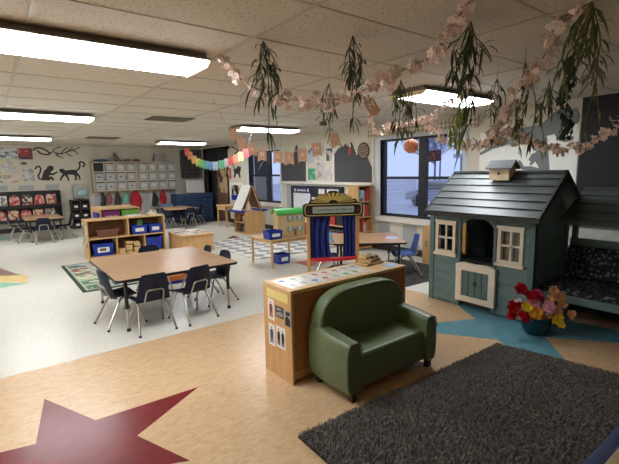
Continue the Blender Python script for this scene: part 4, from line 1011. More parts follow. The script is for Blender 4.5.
# posters upper left
posters = [(0.05, 0.36, 2.10, 2.42, [(160, 60, 64), (210, 200, 196), (110, 40, 50), (190, 110, 110)], 'red and white poster near the left picture edge on the back wall, top row'),
 (0.40, 0.80, 2.14, 2.42, [(160, 186, 196), (206, 212, 214), (90, 110, 140), (220, 220, 220)], 'pale blue poster in the top row on the back wall'),
 (0.82, 1.17, 2.10, 2.42, [(170, 60, 66), (196, 130, 130), (60, 60, 80), (206, 196, 190)], 'red and dark poster, right end of the top row on the back wall'),
 (0.40, 0.80, 1.70, 2.10, [(190, 190, 196), (216, 206, 170), (206, 208, 206), (216, 212, 190)], 'white and yellow chart in the middle of the back wall display'),
 (0.05, 0.36, 1.70, 2.06, [(150, 156, 160), (190, 190, 186), (110, 130, 150), (206, 206, 204)], 'grey chart at the left picture edge, middle of the back wall display'),
 (0.88, 1.15, 1.48, 1.86, [(206, 206, 200), (188, 188, 186), (214, 214, 210), (160, 160, 164)], 'tall white chart at the lower right of the back wall display'),
 (0.40, 0.82, 1.45, 1.66, [(214, 200, 190), (196, 150, 136), (216, 210, 200), (190, 170, 160)], 'pinkish striped chart at the bottom of the back wall display'),
 (0.05, 0.38, 1.45, 1.66, [(206, 204, 196), (190, 176, 160), (150, 150, 150), (214, 210, 204)], 'beige chart at the bottom left of the back wall display'),
 (0.86, 1.0, 1.95, 2.02, [(50, 50, 56), (40, 40, 46), (60, 60, 60), (90, 90, 90)], 'small dark card above the tall white chart on the back wall')]
for i, (x0, x1, z0, z1, cl, lb) in enumerate(posters):
    m = MB(((x0 + x1) / 2, 14.795, z0)); m.box(x0, x1, 14.79, 14.799, z0, z1); m.build('wall_poster', prnt('post%d' % i, cl, 8, i * 3.1, stretch=(1, 1, 2)), label=lb, cat='poster', group='posters on the left of the back wall')
# black monkey decals
def decal(name, label, strokes, polys, fn, mat=DECAL, cat='wall decal', o=(0, 0, 0)):
    m = MB(o)
    for i, (pts, w_) in enumerate(strokes): m.ribbon(pts, w_, fn, 0.002, 0.004 + 0.0002 * i)
    for p in polys: m.prism(p, fn, 0.001, 0.005)
    return m.build(name, mat, label=label, cat=cat)
decal('monkey_decal', 'black sitting monkey silhouette on the cream back wall above the book rack',
      [([(1.2, 1.83), (1.24, 1.89), (1.3, 1.9), (1.34, 1.84), (1.31, 1.73), (1.25, 1.63), (1.27, 1.54), (1.35, 1.51), (1.51, 1.51)], 0.022), ([(1.55, 1.68), (1.63, 1.66), (1.75, 1.73)], [0.04, 0.03, 0.018])],
      [[(1.33, 1.54), (1.37, 1.68), (1.42, 1.78), (1.49, 1.84), (1.51, 1.9), (1.59, 1.92), (1.66, 1.89), (1.67, 1.83), (1.63, 1.77), (1.58, 1.74), (1.56, 1.69), (1.52, 1.59), (1.59, 1.61), (1.66, 1.5), (1.61, 1.47), (1.56, 1.53), (1.53, 1.48), (1.38, 1.49)]], BW, o=(1.5, 14.79, 1.5))
decal('monkey_decal', 'black walking monkey silhouette with raised curled tail on the back wall',
      [([(2.25, 1.74), (2.34, 1.82), (2.38, 1.92), (2.36, 2.0), (2.42, 2.03), (2.49, 2.0), (2.51, 1.95), (2.46, 1.88)], 0.024)] + [(q, [0.04, 0.026, 0.02, 0.016][:len(q)]) for q in [[(1.93, 1.67), (1.85, 1.57), (1.81, 1.48)], [(1.97, 1.65), (2.01, 1.56), (2.03, 1.46)], [(2.22, 1.66), (2.24, 1.56), (2.21, 1.49), (2.27, 1.49)], [(2.26, 1.68), (2.32, 1.6), (2.34, 1.49)]]],
      [[(1.80, 1.78), (1.84, 1.83), (1.91, 1.82), (1.98, 1.77), (2.1, 1.79), (2.19, 1.79), (2.26, 1.78), (2.27, 1.7), (2.23, 1.63), (2.09, 1.64), (1.96, 1.65), (1.9, 1.68), (1.83, 1.7)]], BW, o=(2.1, 14.79, 1.5))
decal('branch_decal', 'black leafless branch silhouette at the top of the cream back wall',
      [([(1.2, 2.37), (1.26, 2.43), (1.38, 2.44), (1.5, 2.38), (1.62, 2.28), (1.57, 2.24), (1.45, 2.25), (1.36, 2.28), (1.3, 2.36)], 0.022)] + [(q, 0.013) for q in [[(1.62, 2.28), (1.69, 2.33), (1.79, 2.29), (1.89, 2.26), (2.03, 2.32), (2.21, 2.38), (2.42, 2.47)], [(1.89, 2.28), (2.0, 2.40), (2.08, 2.46)], [(1.69, 2.33), (1.72, 2.40), (1.81, 2.45), (1.91, 2.47)], [(1.79, 2.29), (1.84, 2.18), (1.94, 2.14)], [(2.03, 2.32), (2.12, 2.22), (2.19, 2.2)], [(2.21, 2.38), (2.31, 2.33), (2.34, 2.26)], [(1.79, 2.29), (1.75, 2.24), (1.8, 2.2)], [(2.07, 2.34), (2.22, 2.46)]]], [], BW, o=(1.8, 14.79, 2.3))
# clear bag
o = thing('hanging_bag', (2.28, 14.7, 0.88), 'grey translucent bag with pale blue contents hanging below the monkeys', 'bag')
m = MB(o.location); m.box(2.10, 2.50, 14.66, 14.76, 0.90, 1.34); m.build('bag', M('bag_plastic', (170, 172, 166), 0.3, var=0.1), o, bevel=0.03)
m = MB(o.location); m.ball((2.33, 14.66, 1.08), (0.16, 0.06, 0.13)); m.build('contents', M('pale_blue_plastic', (160, 192, 196), 0.4), o, smooth=True)
# small dark cabinet with six boxes
o = thing('dark_cubby_cabinet', (2.24, 14.6, 0), 'small dark cabinet of six cubbies between the book rack and the hanging coats', 'cabinet')
m = MB(o.location); DW = M('dark_brown_wood', (52, 36, 32), 0.5)
for x_ in (1.98, 2.22, 2.46): m.box(x_, x_ + 0.035, 14.46, 14.76, 0, 0.87)
m.box(1.98, 2.495, 14.74, 14.77, 0, 0.87)
m.build('carcass', DW, o)
for z_ in (0.0, 0.28, 0.56, 0.84):
    m = MB(o.location); m.box(1.98, 2.495, 14.46, 14.74, z_, z_ + 0.03); m.build('shelf_board', DW, o)
for r_ in range(3):
    for c_ in range(2):
        x0 = 2.03 + c_ * 0.24; z0 = 0.035 + r_ * 0.28
        bin_(x0, x0 + 0.17, 14.48, 14.7, z0, z0 + 0.16, BLACK, 'black box with white label, %s column, %s row of the small dark cabinet' % (['left', 'right'][c_], ['bottom', 'middle', 'top'][r_]), group='boxes in the small dark cabinet', tag_col=PAPER)
# wall cubbies with 24 bins
FRAMEW = M('cubby_frame', (196, 184, 162), 0.5, var=0.04)
rnd = random.Random(8)
for ui, (x0, nm) in enumerate(((2.66, 'left'), (3.98, 'right'))):
    W_ = 1.30; z0, z1 = 1.10, 2.02
    o = thing('wall_cubby', (x0 + W_ / 2, 14.65, z0), '%s cream wall cubby unit holding twelve grey bins above the coats' % nm, 'cubby unit')
    m = MB(o.location); m.box(x0, x0 + W_, 14.76, 14.79, z0, z1); m.build('back_panel', M('cubby_back', (110, 104, 96), 0.6), o)
    for k in range(5):
        m = MB(o.location); xx = x0 + (W_ - 0.03) * k / 4; m.box(xx, xx + 0.03, 14.48, 14.76, z0, z1); m.build('divider', FRAMEW, o)
    for k in range(4):
        m = MB(o.location); zz = z0 + (z1 - z0 - 0.03) * k / 3; m.box(x0, x0 + W_, 14.482, 14.76, zz, zz + 0.03); m.build('shelf_board', FRAMEW, o)
    for r_ in range(3):
        for c_ in range(4):
            xa = x0 + 0.045 + c_ * (W_ - 0.03) / 4; za = z0 + 0.032 + r_ * (z1 - z0 - 0.03) / 3
            dark = ui == 0 and r_ == 2 and c_ == 0; logo = ui == 0 and ((r_ < 2 and not (r_ == 1 and c_ == 3) and not (r_ == 0 and c_ == 2)))
            lb = '%s bin%s, %s column, %s row of the %s wall cubby' % ('black' if dark else ['grey', 'clear grey'][ui], ' with blue logo' if logo else '', ordn[c_], ['bottom', 'middle', 'top'][r_], nm)
            b_ = bin_(xa, xa + 0.265, 14.47, 14.74, za, za + 0.235, BLACK if dark else CLEARB, lb, group='bins in the wall cubbies', tag_col=None if dark else M('bin_label_grey', (196, 194, 190), 0.5), picture=M('logo_blue', (62, 84, 132), 0.5) if logo else None)
            if logo:
                m = MB(b_.location); m.tube([(xa + .16, 14.462, za + .12), (xa + .21, 14.462, za + .09)], 0.008, 5); m.build('logo_mark', M('logo_red', (120, 60, 84), 0.5), b_)
# things on top of the cubbies
m = MB((2.95, 14.62, 2.02)); m.ball((2.95, 14.62, 2.065), (0.24, 0.12, 0.045)); m.build('folded_sun_hat', M('teal_blue_cloth', (60, 100, 130), 0.8), smooth=True, label='flat blue cloth item on the top left of the left wall cubby', cat='cap')
st = thing('stuffed_animal', (3.40, 14.62, 2.02), 'grey stuffed animal sitting on top of the left wall cubby', 'stuffed toy')
m = MB(st.location); m.ball((3.40, 14.62, 2.11), (0.09, 0.08, 0.09)); m.ball((3.37, 14.60, 2.24), (0.065, 0.06, 0.06)); m.ball((3.33, 14.60, 2.30), 0.022); m.ball((3.41, 14.60, 2.30), 0.022); m.tube([(3.46, 14.62, 2.08), (3.56, 14.6, 2.05)], [0.04, 0.025], 8); m.tube([(3.34, 14.58, 2.08), (3.30, 14.5, 2.04)], [0.035, 0.025], 8)
m.build('body', M('grey_plush', (120, 112, 104), 0.95), st, smooth=True)
m = MB((3.78, 14.62, 2.02)); m.ball((3.74, 14.62, 2.07), (0.12, 0.1, 0.05)); m.build('grey_pouch', M('mixed_cloth', (140, 128, 120), 0.9, var=0.3), smooth=True, label='crumpled grey cloth pouch between the stuffed animal and the silver box', cat='pouch')
m = MB((4.05, 14.62, 2.02)); m.ball((4.02, 14.62, 2.07), (0.14, 0.1, 0.05)); m.build('red_pouch', M('dull_red_cloth', (134, 84, 78), 0.9, var=0.3), smooth=True, label='dull reddish cloth pouch on top where the two wall cubbies meet', cat='pouch')
m = MB((4.75, 14.62, 2.02)); m.box(4.58, 4.92, 14.54, 14.72, 2.021, 2.16); m.box(4.61, 4.89, 14.56, 14.70, 2.16, 2.30); m.build('silver_box', M('silver_wrap', (150, 146, 140), 0.35, 0.3, var=0.25, scale=25), bevel=0.006, label='stacked silver grey box on top of the right wall cubby', cat='box')
# coats and bags
def coat(x, z1, z0, w_, mat, label, name='hanging_coat', cat='coat', y=14.71):
    o = thing(name, (x, y + 0.1, z0), label, cat, 'coats and bags hanging below the wall cubbies')
    m = MB(o.location)
    def fn(u, v):
        a = 2 * math.pi * v; wz = w_ * (0.35 + 0.65 * min(1, u * 2.2)) * (1 + 0.1 * math.sin(5 * a + 3 * u)); return (x + wz / 2 * math.cos(a) + 0.02 * math.sin(u * 4), y + 0.04 * (0.6 + u) * math.sin(a), z1 - (z1 - z0) * u)
    m.surf(fn, 10, 20); m.quad(*[fn(1, k / 20) for k in range(20)]); m.quad(*[fn(0, k / 20) for k in range(20)])
    m.build('body', mat, o, smooth=True)
    if name == 'hanging_coat':
        for s_ in (-1, 1):
            m = MB(o.location); m.tube([(x + s_ * w_ * .25, y, z1 - 0.06), (x + s_ * w_ * .5, y - 0.02, z1 - 0.25), (x + s_ * w_ * .55, y - 0.02, z0 + (z1 - z0) * .35)], [0.03, 0.035, 0.03], 8); m.build('sleeve', mat, o, smooth=True)
    else:
        m = MB(o.location); m.tube([(x - w_ * .2, y, z1 - .03), (x - w_ * .1, y - .01, z1 + .06), (x + w_ * .1, y - .01, z1 + .06), (x + w_ * .2, y, z1 - .03)], 0.01, 6); m.build('strap', mat, o, smooth=True)
    return o
for x_, z1_, z0_, w__, mt, lb, nm_ in ((2.93, 1.05, 0.62, 0.13, BLACK, 'narrow black bag hanging leftmost below the wall cubbies', 'hanging_bag'),
      (3.12, 1.05, 0.66, 0.15, M('pinkish_cloth', (150, 96, 96), 0.8, var=0.3), 'muted pink coat hanging second from the left below the cubbies', 'hanging_coat'),
      (3.36, 1.02, 0.64, 0.18, M('dark_backpack', (52, 50, 56), 0.7), 'dark backpack hanging between the pink coat and the teal bag', 'hanging_bag'),
      (3.62, 1.05, 0.70, 0.20, M('mint_cloth', (110, 176, 156), 0.8), 'mint green bag hanging below the left wall cubby', 'hanging_bag'),
      (3.93, 1.08, 0.40, 0.30, RED, 'long red coat hanging in the middle below the wall cubbies', 'hanging_coat'),
      (4.55, 0.98, 0.52, 0.20, M('black_backpack', (30, 30, 34), 0.7), 'black backpack hanging below the right wall cubby', 'hanging_bag'),
      (4.84, 1.05, 0.55, 0.18, RED, 'short red coat hanging beside the black backpack on the right', 'hanging_coat')):
    coat(x_, z1_, z0_, w__, mt, lb, nm_, 'coat' if nm_ == 'hanging_coat' else 'bag')
m = MB(); m.box(2.66, 5.28, 14.775, 14.8, 1.02, 1.08); m.build('trim_5', FRAMEW, kind='structure')
m = MB()
for x_ in (2.7, 3.3, 3.75, 4.2, 4.65, 5.1): m.box(x_, x_ + 0.22, 14.79, 14.799, 0.14, 1.0)
m.build('trim_6', GREYP, kind='structure')
# wire rack board, whiteboard, cots
o = thing('wire_rack', (5.95, 14.6, 1.42), 'dark wire shelf rack on the wall above the leaning white board', 'rack')
m = MB(o.location); m.box(5.55, 6.27, 14.74, 14.79, 1.45, 2.42); m.build('back_panel', M('rack_back', (96, 92, 88), 0.6), o)
m = MB(o.location)
for k in range(8): m.tube([(5.55, 14.6, 1.47 + k * 0.135), (6.27, 14.6, 1.47 + k * 0.135)], 0.014, 6)
for x_ in (5.56, 5.75, 6.0, 6.26): m.tube([(x_, 14.6, 1.44), (x_, 14.6, 2.42)], 0.02, 6)
m.build('wires', M('dark_wire', (56, 54, 54), 0.5), o)
m = MB((5.8, 14.1, 0.95)); m.obox((5.78, 14.10, 1.155), (0.65, 0.02, 0.43), (R(-14), R(3), 0)); m.build('leaning_whiteboard', M('whiteboard', (206, 206, 202), 0.3), bevel=0.004, label='white board leaning on top of the stacked blue cots', cat='whiteboard')
CF = M('cot_blue', (40, 62, 98), 0.6, var=0.12); CE = M('cot_end', (52, 76, 112), 0.45)
for k in range(11):
    z = 0.03 + k * 0.083
    o = thing('nap_cot', (5.58, 13.95, z), 'navy nap cot, number %d counted from the bottom of the stack' % (k + 1), 'cot', 'navy nap cots stacked at the far right corner')
    o['label'] = 'navy nap cot, %s in the stack by the brown door' % (['lowest', 'second from the bottom', 'third from the bottom', 'fourth from the bottom', 'fifth from the bottom', 'middle one', 'fifth from the top', 'fourth from the top', 'third from the top', 'second from the top', 'topmost'][k])
    m = MB(o.location); m.box(4.98, 6.18, 13.68, 14.22, z + 0.035, z + 0.045); m.build('canvas', CF, o)
    m = MB(o.location); m.box(4.98, 6.18, 13.66, 13.70, z + 0.012, z + 0.062); m.box(4.98, 6.18, 14.20, 14.24, z + 0.012, z + 0.062); m.build('side_rail', CE, o, bevel=0.006)
    for x_ in (4.95, 6.15):
        m = MB(o.location); m.box(x_, x_ + 0.06, 13.66, 14.24, z + 0.0, z + 0.078); m.build('end_frame', CE, o, bevel=0.006)
m = MB((4.62, 14.0, 0)); m.box(4.45, 4.88, 13.85, 14.2, 0.0, 0.62); m.build('folded_mat', M('mat_steel_blue', (86, 112, 142), 0.5, var=0.1), bevel=0.02, label='upright folded blue gym mat left of the stacked cots', cat='mat')
m = MB((5.6, 13.5, 0)); m.box(4.9, 6.29, 13.05, 14.5, 0.004, 0.022); m.build('black_floor_mat', M('black_mat', (36, 34, 36), 0.8), bevel=0.004, label='black floor mat in front of the stacked cots', cat='mat')

# ================================================================== right wall decoration
m = MB((6.29, 6.7, 1.37)); m.prism([(7.27, 1.36), (7.27, 1.99), (7.13, 2.11), (7.07, 2.1), (7.04, 2.19), (7.0, 2.12), (6.9, 2.2), (6.86, 2.12), (6.77, 2.22), (6.7, 2.2), (6.56, 1.92), (6.49, 1.97), (6.43, 1.89), (6.24, 1.86), (6.11, 1.66), (6.11, 1.36)], RW, 0.002, 0.010)
m.build('mountain_board', DARKG, label='charcoal jagged mountain shaped board beside the near window', cat='display board')
m = MB((6.29, 8.9, 1.37)); m.prism([(9.44, 1.37), (9.44, 1.88), (9.25, 1.79), (8.92, 1.88), (8.79, 2.2), (8.71, 2.29), (8.66, 2.16), (8.56, 1.87), (8.35, 1.85), (8.35, 1.37)], RW, 0.002, 0.010)
m.build('mountain_board', DARKG, label='charcoal peaked mountain shaped board beside the far window', cat='display board')
o = thing('planet_picture', (6.29, 6.35, 1.86), 'round striped brown planet picture above the right end of the mountain board', 'picture')
m = MB(o.location); cp = lambda r_, yc, zc, n=28: [(yc + r_ * math.cos(2 * math.pi * k / n), zc + r_ * math.sin(2 * math.pi * k / n)) for k in range(n)]
m.prism(cp(0.175, 6.35, 2.01), RW, 0.010, 0.014); m.build('rim', BLACK, o)
m = MB(o.location); m.prism(cp(0.145, 6.35, 2.01), RW, 0.014, 0.017); m.build('disc', M('planet_brown', (140, 116, 92), 0.6, var=0.1), o)
m = MB(o.location)
for k, (dz, hw) in enumerate(((-0.08, 0.11), (-0.03, 0.13), (0.03, 0.13), (0.085, 0.10))): m.ribbon([(6.35 - hw, 2.01 + dz + 0.015), (6.35 + hw, 2.01 + dz - 0.015)], 0.009, RW, 0.017, 0.019)
m.build('stripes', M('planet_stripe', (84, 66, 54), 0.6), o)
# charts between the two boards
for i, (y0, y1, z0, z1, cl, lb) in enumerate([(7.98, 8.26, 1.40, 1.68, [(56, 150, 104), (70, 160, 120), (140, 190, 160), (50, 140, 96)], 'green paper square on the wall between the two charcoal mountain boards'),
    (7.66, 7.94, 1.42, 1.80, [(190, 188, 184), (120, 70, 66), (200, 196, 190), (176, 150, 140)], 'grey photo collage sheet right of the green paper square'),
    (7.36, 7.64, 1.42, 1.72, [(200, 198, 192), (190, 188, 184), (210, 206, 200), (180, 178, 172)], 'pale grey sheet nearest the mountain board, lower row'),
    (7.36, 7.56, 1.84, 2.12, [(60, 60, 64), (170, 160, 150), (90, 80, 80), (190, 180, 176)], 'dark photo sheet nearest the mountain board, upper row'),
    (7.66, 7.96, 1.88, 2.2, [(196, 192, 188), (210, 208, 204), (180, 176, 172), (150, 150, 150)], 'pale grey sheet in the upper row between the mountain boards'),
    (8.02, 8.24, 1.80, 2.16, [(70, 86, 120), (180, 190, 200), (200, 200, 196), (50, 60, 90)], 'blue and white photo sheet above the green paper square')]):
    m = MB((6.29, (y0 + y1) / 2, z0)); m.prism([(y0, z0), (y1, z0), (y1, z1), (y0, z1)], RW, 0.002, 0.005); m.build('wall_chart', prnt('wch%d' % i, cl, 9, i), label=lb, cat='chart', group='sheets between the mountain boards')
# cat decal, twig, small poster
decal('cat_decal', 'black arched cat silhouette on the white wall left of the far window', [([(12.13, 1.76), (12.20, 1.84), (12.22, 1.92)], 0.025)], [[(12.2, 1.74), (12.08, 1.72), (11.95, 1.76), (11.86, 1.84), (11.80, 1.78), (11.70, 1.80), (11.70, 1.68), (11.77, 1.62), (11.73, 1.45), (11.82, 1.45), (11.88, 1.57), (12.03, 1.57), (12.1, 1.45), (12.19, 1.45), (12.14, 1.6)]], RW, o=(6.29, 12, 1.45))
decal('twig_decal', 'black bent twig silhouette high on the wall above the cat decal', [([(12.26, 2.44), (11.81, 2.27), (12.25, 2.13)], 0.02), ([(11.65, 2.2), (11.59, 2.19)], 0.03), ([(12.28, 1.88), (12.24, 1.87)], 0.025)], [], RW, o=(6.29, 12, 2.2))
m = MB((6.29, 12.5, 1.4)); m.prism([(12.36, 1.42), (12.56, 1.42), (12.56, 1.75), (12.36, 1.75)], RW, 0.002, 0.02); m.build('red_notice', prnt('red_notice_print', [(196, 70, 76), (214, 130, 130), (220, 200, 200), (180, 60, 66)], 14, 1), label='small red and pink notice on the wall beside the brown door', cat='notice')
o = thing('wall_poster', (6.29, 12.1, 0.75), 'white poster with black and white pictures and a blue lower part beside the easel', 'poster')
m = MB(o.location); m.prism([(11.62, 0.72), (12.5, 0.72), (12.5, 1.30), (11.62, 1.30)], RW, 0.002, 0.006); m.build('sheet', PAPER, o)
m = MB(o.location); m.prism([(11.70, 0.92), (12.36, 0.92), (12.36, 1.22), (11.70, 1.22)], RW, 0.006, 0.009); m.build('printed_pictures', prnt('pz', [(30, 30, 34), (206, 206, 206), (190, 160, 90), (40, 40, 44)], 7, 5), o)
m = MB(o.location); m.prism([(11.72, 0.74), (12.34, 0.74), (12.34, 0.91), (11.72, 0.91)], RW, 0.006, 0.04); m.build('blue_tray', BLUEP, o)
# grey wild cat silhouettes on the white panel
RW2 = lambda u, v, t_: (6.285 - t_, u, v)
decal('wild_cat_decal', 'large grey leaping wild cat silhouette on the white wall above the playhouse roof',
      [([(2.54, 2.25), (2.60, 2.06), (2.50, 1.97), (2.42, 1.99)], [0.05, 0.035, 0.03, 0.03]), ([(2.82, 2.08), (2.76, 1.88), (2.73, 1.56)], [0.07, 0.05, 0.06]), ([(3.05, 2.05), (2.90, 1.90), (2.80, 1.80)], [0.05, 0.03, 0.02]), ([(3.55, 1.92), (3.72, 1.84)], [0.03, 0.02])],
      [[(3.62, 1.88), (3.62, 1.94), (3.37, 2.09), (3.09, 2.18), (2.82, 2.21), (2.65, 2.35), (2.55, 2.40), (2.38, 2.37), (2.34, 2.27), (2.37, 2.18), (2.49, 2.16), (2.63, 2.06), (2.86, 2.02), (3.02, 1.98), (3.25, 1.96)]], RW2, mat=GREYD, o=(6.285, 2.9, 1.6))
decal('kitten_decal', 'small grey sitting animal silhouette on the white wall just above the playhouse ridge',
      [([(3.10, 1.70), (3.04, 1.60), (2.94, 1.60), (2.84, 1.57)], [0.02, 0.025, 0.03, 0.03]), ([(2.86, 1.76), (2.93, 1.66)], [0.03, 0.02])],
      [[(2.97, 1.72), (2.93, 1.80), (2.86, 1.83), (2.74, 1.80), (2.69, 1.70), (2.68, 1.52), (2.84, 1.52), (2.82, 1.62), (2.88, 1.70), (2.93, 1.69)]], RW2, mat=GREYD, o=(6.285, 2.8, 1.5))
# card on the window
o = thing('space_postcard', (6.33, 4.64, 1.78), 'dark red galaxy picture stuck on the right half of the near window', 'picture')
m = MB(o.location); m.obox((6.334, 4.64, 1.84), (0.006, 0.30, 0.19), (R(-4), 0, 0)); m.build('sheet', M('dark_card', (30, 26, 44), 0.4), o)
m = MB(o.location); m.obox((6.330, 4.64, 1.84), (0.004, 0.24, 0.13), (R(-4), 0, 0)); m.build('printed_galaxy', prnt('galaxy', [(70, 30, 44), (150, 60, 76), (40, 28, 56), (110, 44, 60)], 18, 3), o)
# bulletin board with blue header on a screen below the ledge
o = thing('bulletin_board', (6.2, 7.8, 0.35), 'black framed bulletin board with white charts and navy headers below the ledge', 'bulletin board')
m = MB(o.location); m.box(6.18, 6.28, 6.95, 8.86, 0.30, 1.26); m.build('board', M('board_black', (26, 28, 40), 0.6), o, bevel=0.005)
for (y0, y1, z0, z1, cl) in ((8.05, 8.74, 0.40, 1.08, (210, 214, 220)), (7.52, 7.98, 0.55, 1.0, (200, 204, 206)), (7.5, 7.72, 1.08, 1.2, (206, 206, 210)), (7.02, 7.42, 0.9, 1.2, (206, 206, 210))):
    m = MB(o.location); m.box(6.172, 6.18, y0, y1, z0, z1); m.build('chart', M('chart_%d' % cl[0], cl, 0.5), o)
m = MB(o.location); m.box(6.170, 6.18, 8.05, 8.74, 1.09, 1.22); hb = m.build('header_strip', M('navy_header', (24, 36, 92), 0.5), o)
m = MB(o.location)
for i in range(8): m.box(6.168, 6.1705, 8.22 + i * 0.045, 8.25 + i * 0.045, 1.14, 1.165 + 0.01 * (i % 2))
m.box(6.1695, 6.1702, 8.2, 8.6, 1.13, 1.137)
m.build('header_lettering', PAPER, hb)
for y_ in (8.10, 8.64):
    m = MB(o.location); m.box(6.168, 6.1705, y_, y_ + 0.05, 1.12, 1.19); m.build('header_emblem', PAPER, hb)
# tall bookcase full of red things
tbk = thing('tall_bookcase', (6.06, 6.2, 0), 'narrow natural wood bookcase of red books between the bulletin board and near window', 'bookcase')
L = tbk.location
for x_ in (5.86, 6.23):
    m = MB(L); m.box(x_, x_ + 0.025, 6.06, 6.36, 0, 1.31); m.build('side_panel', MAPLEV, tbk)
m = MB(L); m.box(5.885, 6.23, 6.34, 6.36, 0, 1.31); m.build('back_panel', M('bookcase_back', (170, 140, 110), 0.6), tbk)
for z_ in (0.03, 0.35, 0.66, 0.97, 1.29):
    m = MB(L); m.box(5.885, 6.23, 6.06, 6.34, z_, z_ + 0.02); m.build('shelf_board', MAPLE, tbk)
rnd = random.Random(31)
reds = [('red', (190, 70, 58)), ('dark red', (140, 48, 44)), ('brown', (120, 86, 66)), ('cream', (214, 200, 174)), ('grey', (140, 140, 142)), ('orange', (214, 120, 70))]
for ti, z_ in enumerate((0.051, 0.371, 0.681, 0.991)):
    x_ = 5.892; i = 0
    while x_ < 6.18 and i < 8:
        w_ = rnd.uniform(0.032, 0.055); nm_, cl = reds[rnd.choice([0, 0, 0, 1, 2, 3, 4, 5])]; h_ = rnd.uniform(0.17, 0.26)
        m = MB((x_, 6.2, z_)); m.box(x_, x_ + w_, 6.09, 6.3, z_, z_ + h_)
        m.build('shelf_book', M('spine_' + nm_, cl, 0.6, var=0.2, scale=20), label='%s book, %s from the left, %s shelf of the tall bookcase' % (nm_, ordn[i] if i < 7 else 'eighth', ['bottom', 'second', 'third', 'top'][ti]), cat='book', group='books in the tall bookcase')
        x_ += w_ + 0.005; i += 1
ts = thing('toy_rack', (6.02, 7.1, 0), 'low natural toy rack of coloured bins seen behind the puppet theatre', 'toy rack')
L = ts.location
for y_ in (6.48, 7.93):
    m = MB(L); m.box(5.86, 6.16, y_, y_ + 0.025, 0, 0.84); m.build('side_panel', MAPLEV, ts)
for z_ in (0.04, 0.43, 0.82):
    m = MB(L); m.box(5.86, 6.16, 6.505, 7.93, z_, z_ + 0.02); m.build('shelf_board', MAPLE, ts)
TC = [('red', (176, 54, 48)), ('black', (34, 34, 38)), ('pale blue', (120, 160, 190)), ('red', (170, 60, 60)), ('cream', (206, 196, 170))]
for ti, z_ in enumerate((0.061, 0.451)):
    for k in range(5):
        nm_, cl = TC[(k * 2 + ti) % 5]; y0 = 6.53 + k * 0.28
        bin_(5.88, 6.12, y0, y0 + 0.25, z_, z_ + 0.22, M('toybin_' + nm_, cl, 0.5), '%s bin, %s from the window end, %s level of the low toy rack' % (nm_, ordn[k], ['lower', 'upper'][ti]), group='bins in the low toy rack')
m = MB((6.0, 6.62, 0.84)); m.lathe([(0.16, 0.841), (0.16, 0.855), (0.13, 0.86), (0.125, 0.93), (0.10, 0.98), (0.05, 1.01), (0.005, 1.02)], (6.0, 6.64, 0), 24)
m.build('orange_hat', M('orange_plastic', (230, 156, 50), 0.4), smooth=True, label='orange play hard hat on top of the low toy rack behind the theatre', cat='hat')
m = MB((5.9, 6.05, 1.0)); m.box(5.90, 6.00, 6.045, 6.057, 1.06, 1.22); m.build('pale_blue_notice', M('pale_blue_paper2', (150, 200, 206), 0.5), label='pale blue notice taped to the front of the tall bookcase', cat='notice')
# maple cabinet behind the playhouse
o = thing('maple_locker', (6.0, 4.32, 0), 'narrow maple cabinet against the wall just left of the playhouse', 'cabinet')
m = MB(o.location); m.box(5.9, 6.2, 4.06, 4.52, 0.0, 0.65); m.build('body', MAPLEV, o, bevel=0.006)
m = MB(o.location); m.box(5.885, 5.9, 4.08, 4.50, 0.03, 0.62); dr = m.build('door', MAPLEV, o, bevel=0.004)
m = MB(o.location); m.tube([(5.885, 4.42, 0.30), (5.865, 4.42, 0.31), (5.865, 4.42, 0.38), (5.885, 4.42, 0.39)], 0.006); m.build('handle', BLACK, dr, smooth=True)

# ================================================================== rugs
PAT, b, t = base('patterned_rug', (150, 148, 144), 0.9)
tc = t.nodes.new('ShaderNodeTexCoord'); mp = t.nodes.new('ShaderNodeMapping'); mp.inputs['Rotation'].default_value = (0, 0, R(45)); mp.inputs['Scale'].default_value = (2.1, 2.1, 2.1); mp.inputs['Location'].default_value = (0, 0, 0.13)
ck = t.nodes.new('ShaderNodeTexChecker'); ck.inputs['Scale'].default_value = 2.0; ck.inputs[1].default_value = lin((204, 202, 196)); ck.inputs[2].default_value = lin((136, 136, 136))
t.links.new(tc.outputs['Object'], mp.inputs[0]); t.links.new(mp.outputs[0], ck.inputs[0]); t.links.new(ck.outputs[0], b.inputs['Base Color'])
m = MB((4.9, 8.0, 0.0)); m.box(3.85, 5.84, 6.68, 9.15, 0.002, 0.012); m.build('patterned_rug', PAT, label='grey and white diamond patterned rug below the dollhouse table and easel', cat='rug')
ar = thing('learning_rug', (1.4, 7.5, 0.0), 'small green edged rug with picture squares left of the nearest table', 'rug')
m = MB(ar.location); m.prism([(0.92, 6.42), (2.1, 6.42), (2.1, 8.6), (0.92, 8.6)], lambda u, v, t_: (u, v, t_), 0.002, 0.010); m.build('border', M('rug_dark_green', (34, 52, 40), 0.9), ar)
m = MB(ar.location); m.prism([(0.97, 6.47), (2.05, 6.47), (2.05, 8.55), (0.97, 8.55)], lambda u, v, t_: (u, v, t_), 0.010, 0.012); m.build('ground', M('rug_cream', (160, 168, 150), 0.9, var=0.08), ar)
rnd = random.Random(2)
RC = {'green': (62, 100, 66), 'red': (130, 56, 50), 'navy': (52, 64, 96), 'cream': (176, 172, 130)}
for i in range(6):
    for j in range(3):
        nm_ = ['green', 'red', 'green', 'navy', 'cream', 'green', 'red'][(i * 2 + j * 3) % 7]
        x0 = 1.0 + j * 0.35; y0 = 6.52 + i * 0.34
        m = MB(ar.location); m.box(x0, x0 + 0.27, y0, y0 + 0.24, 0.012, 0.0135); m.build('picture_square', prnt('rsq%s%d' % (nm_, (i + j) % 3), [RC[nm_], (190, 190, 160), RC['green'], RC[nm_]], 11, i + j), ar)
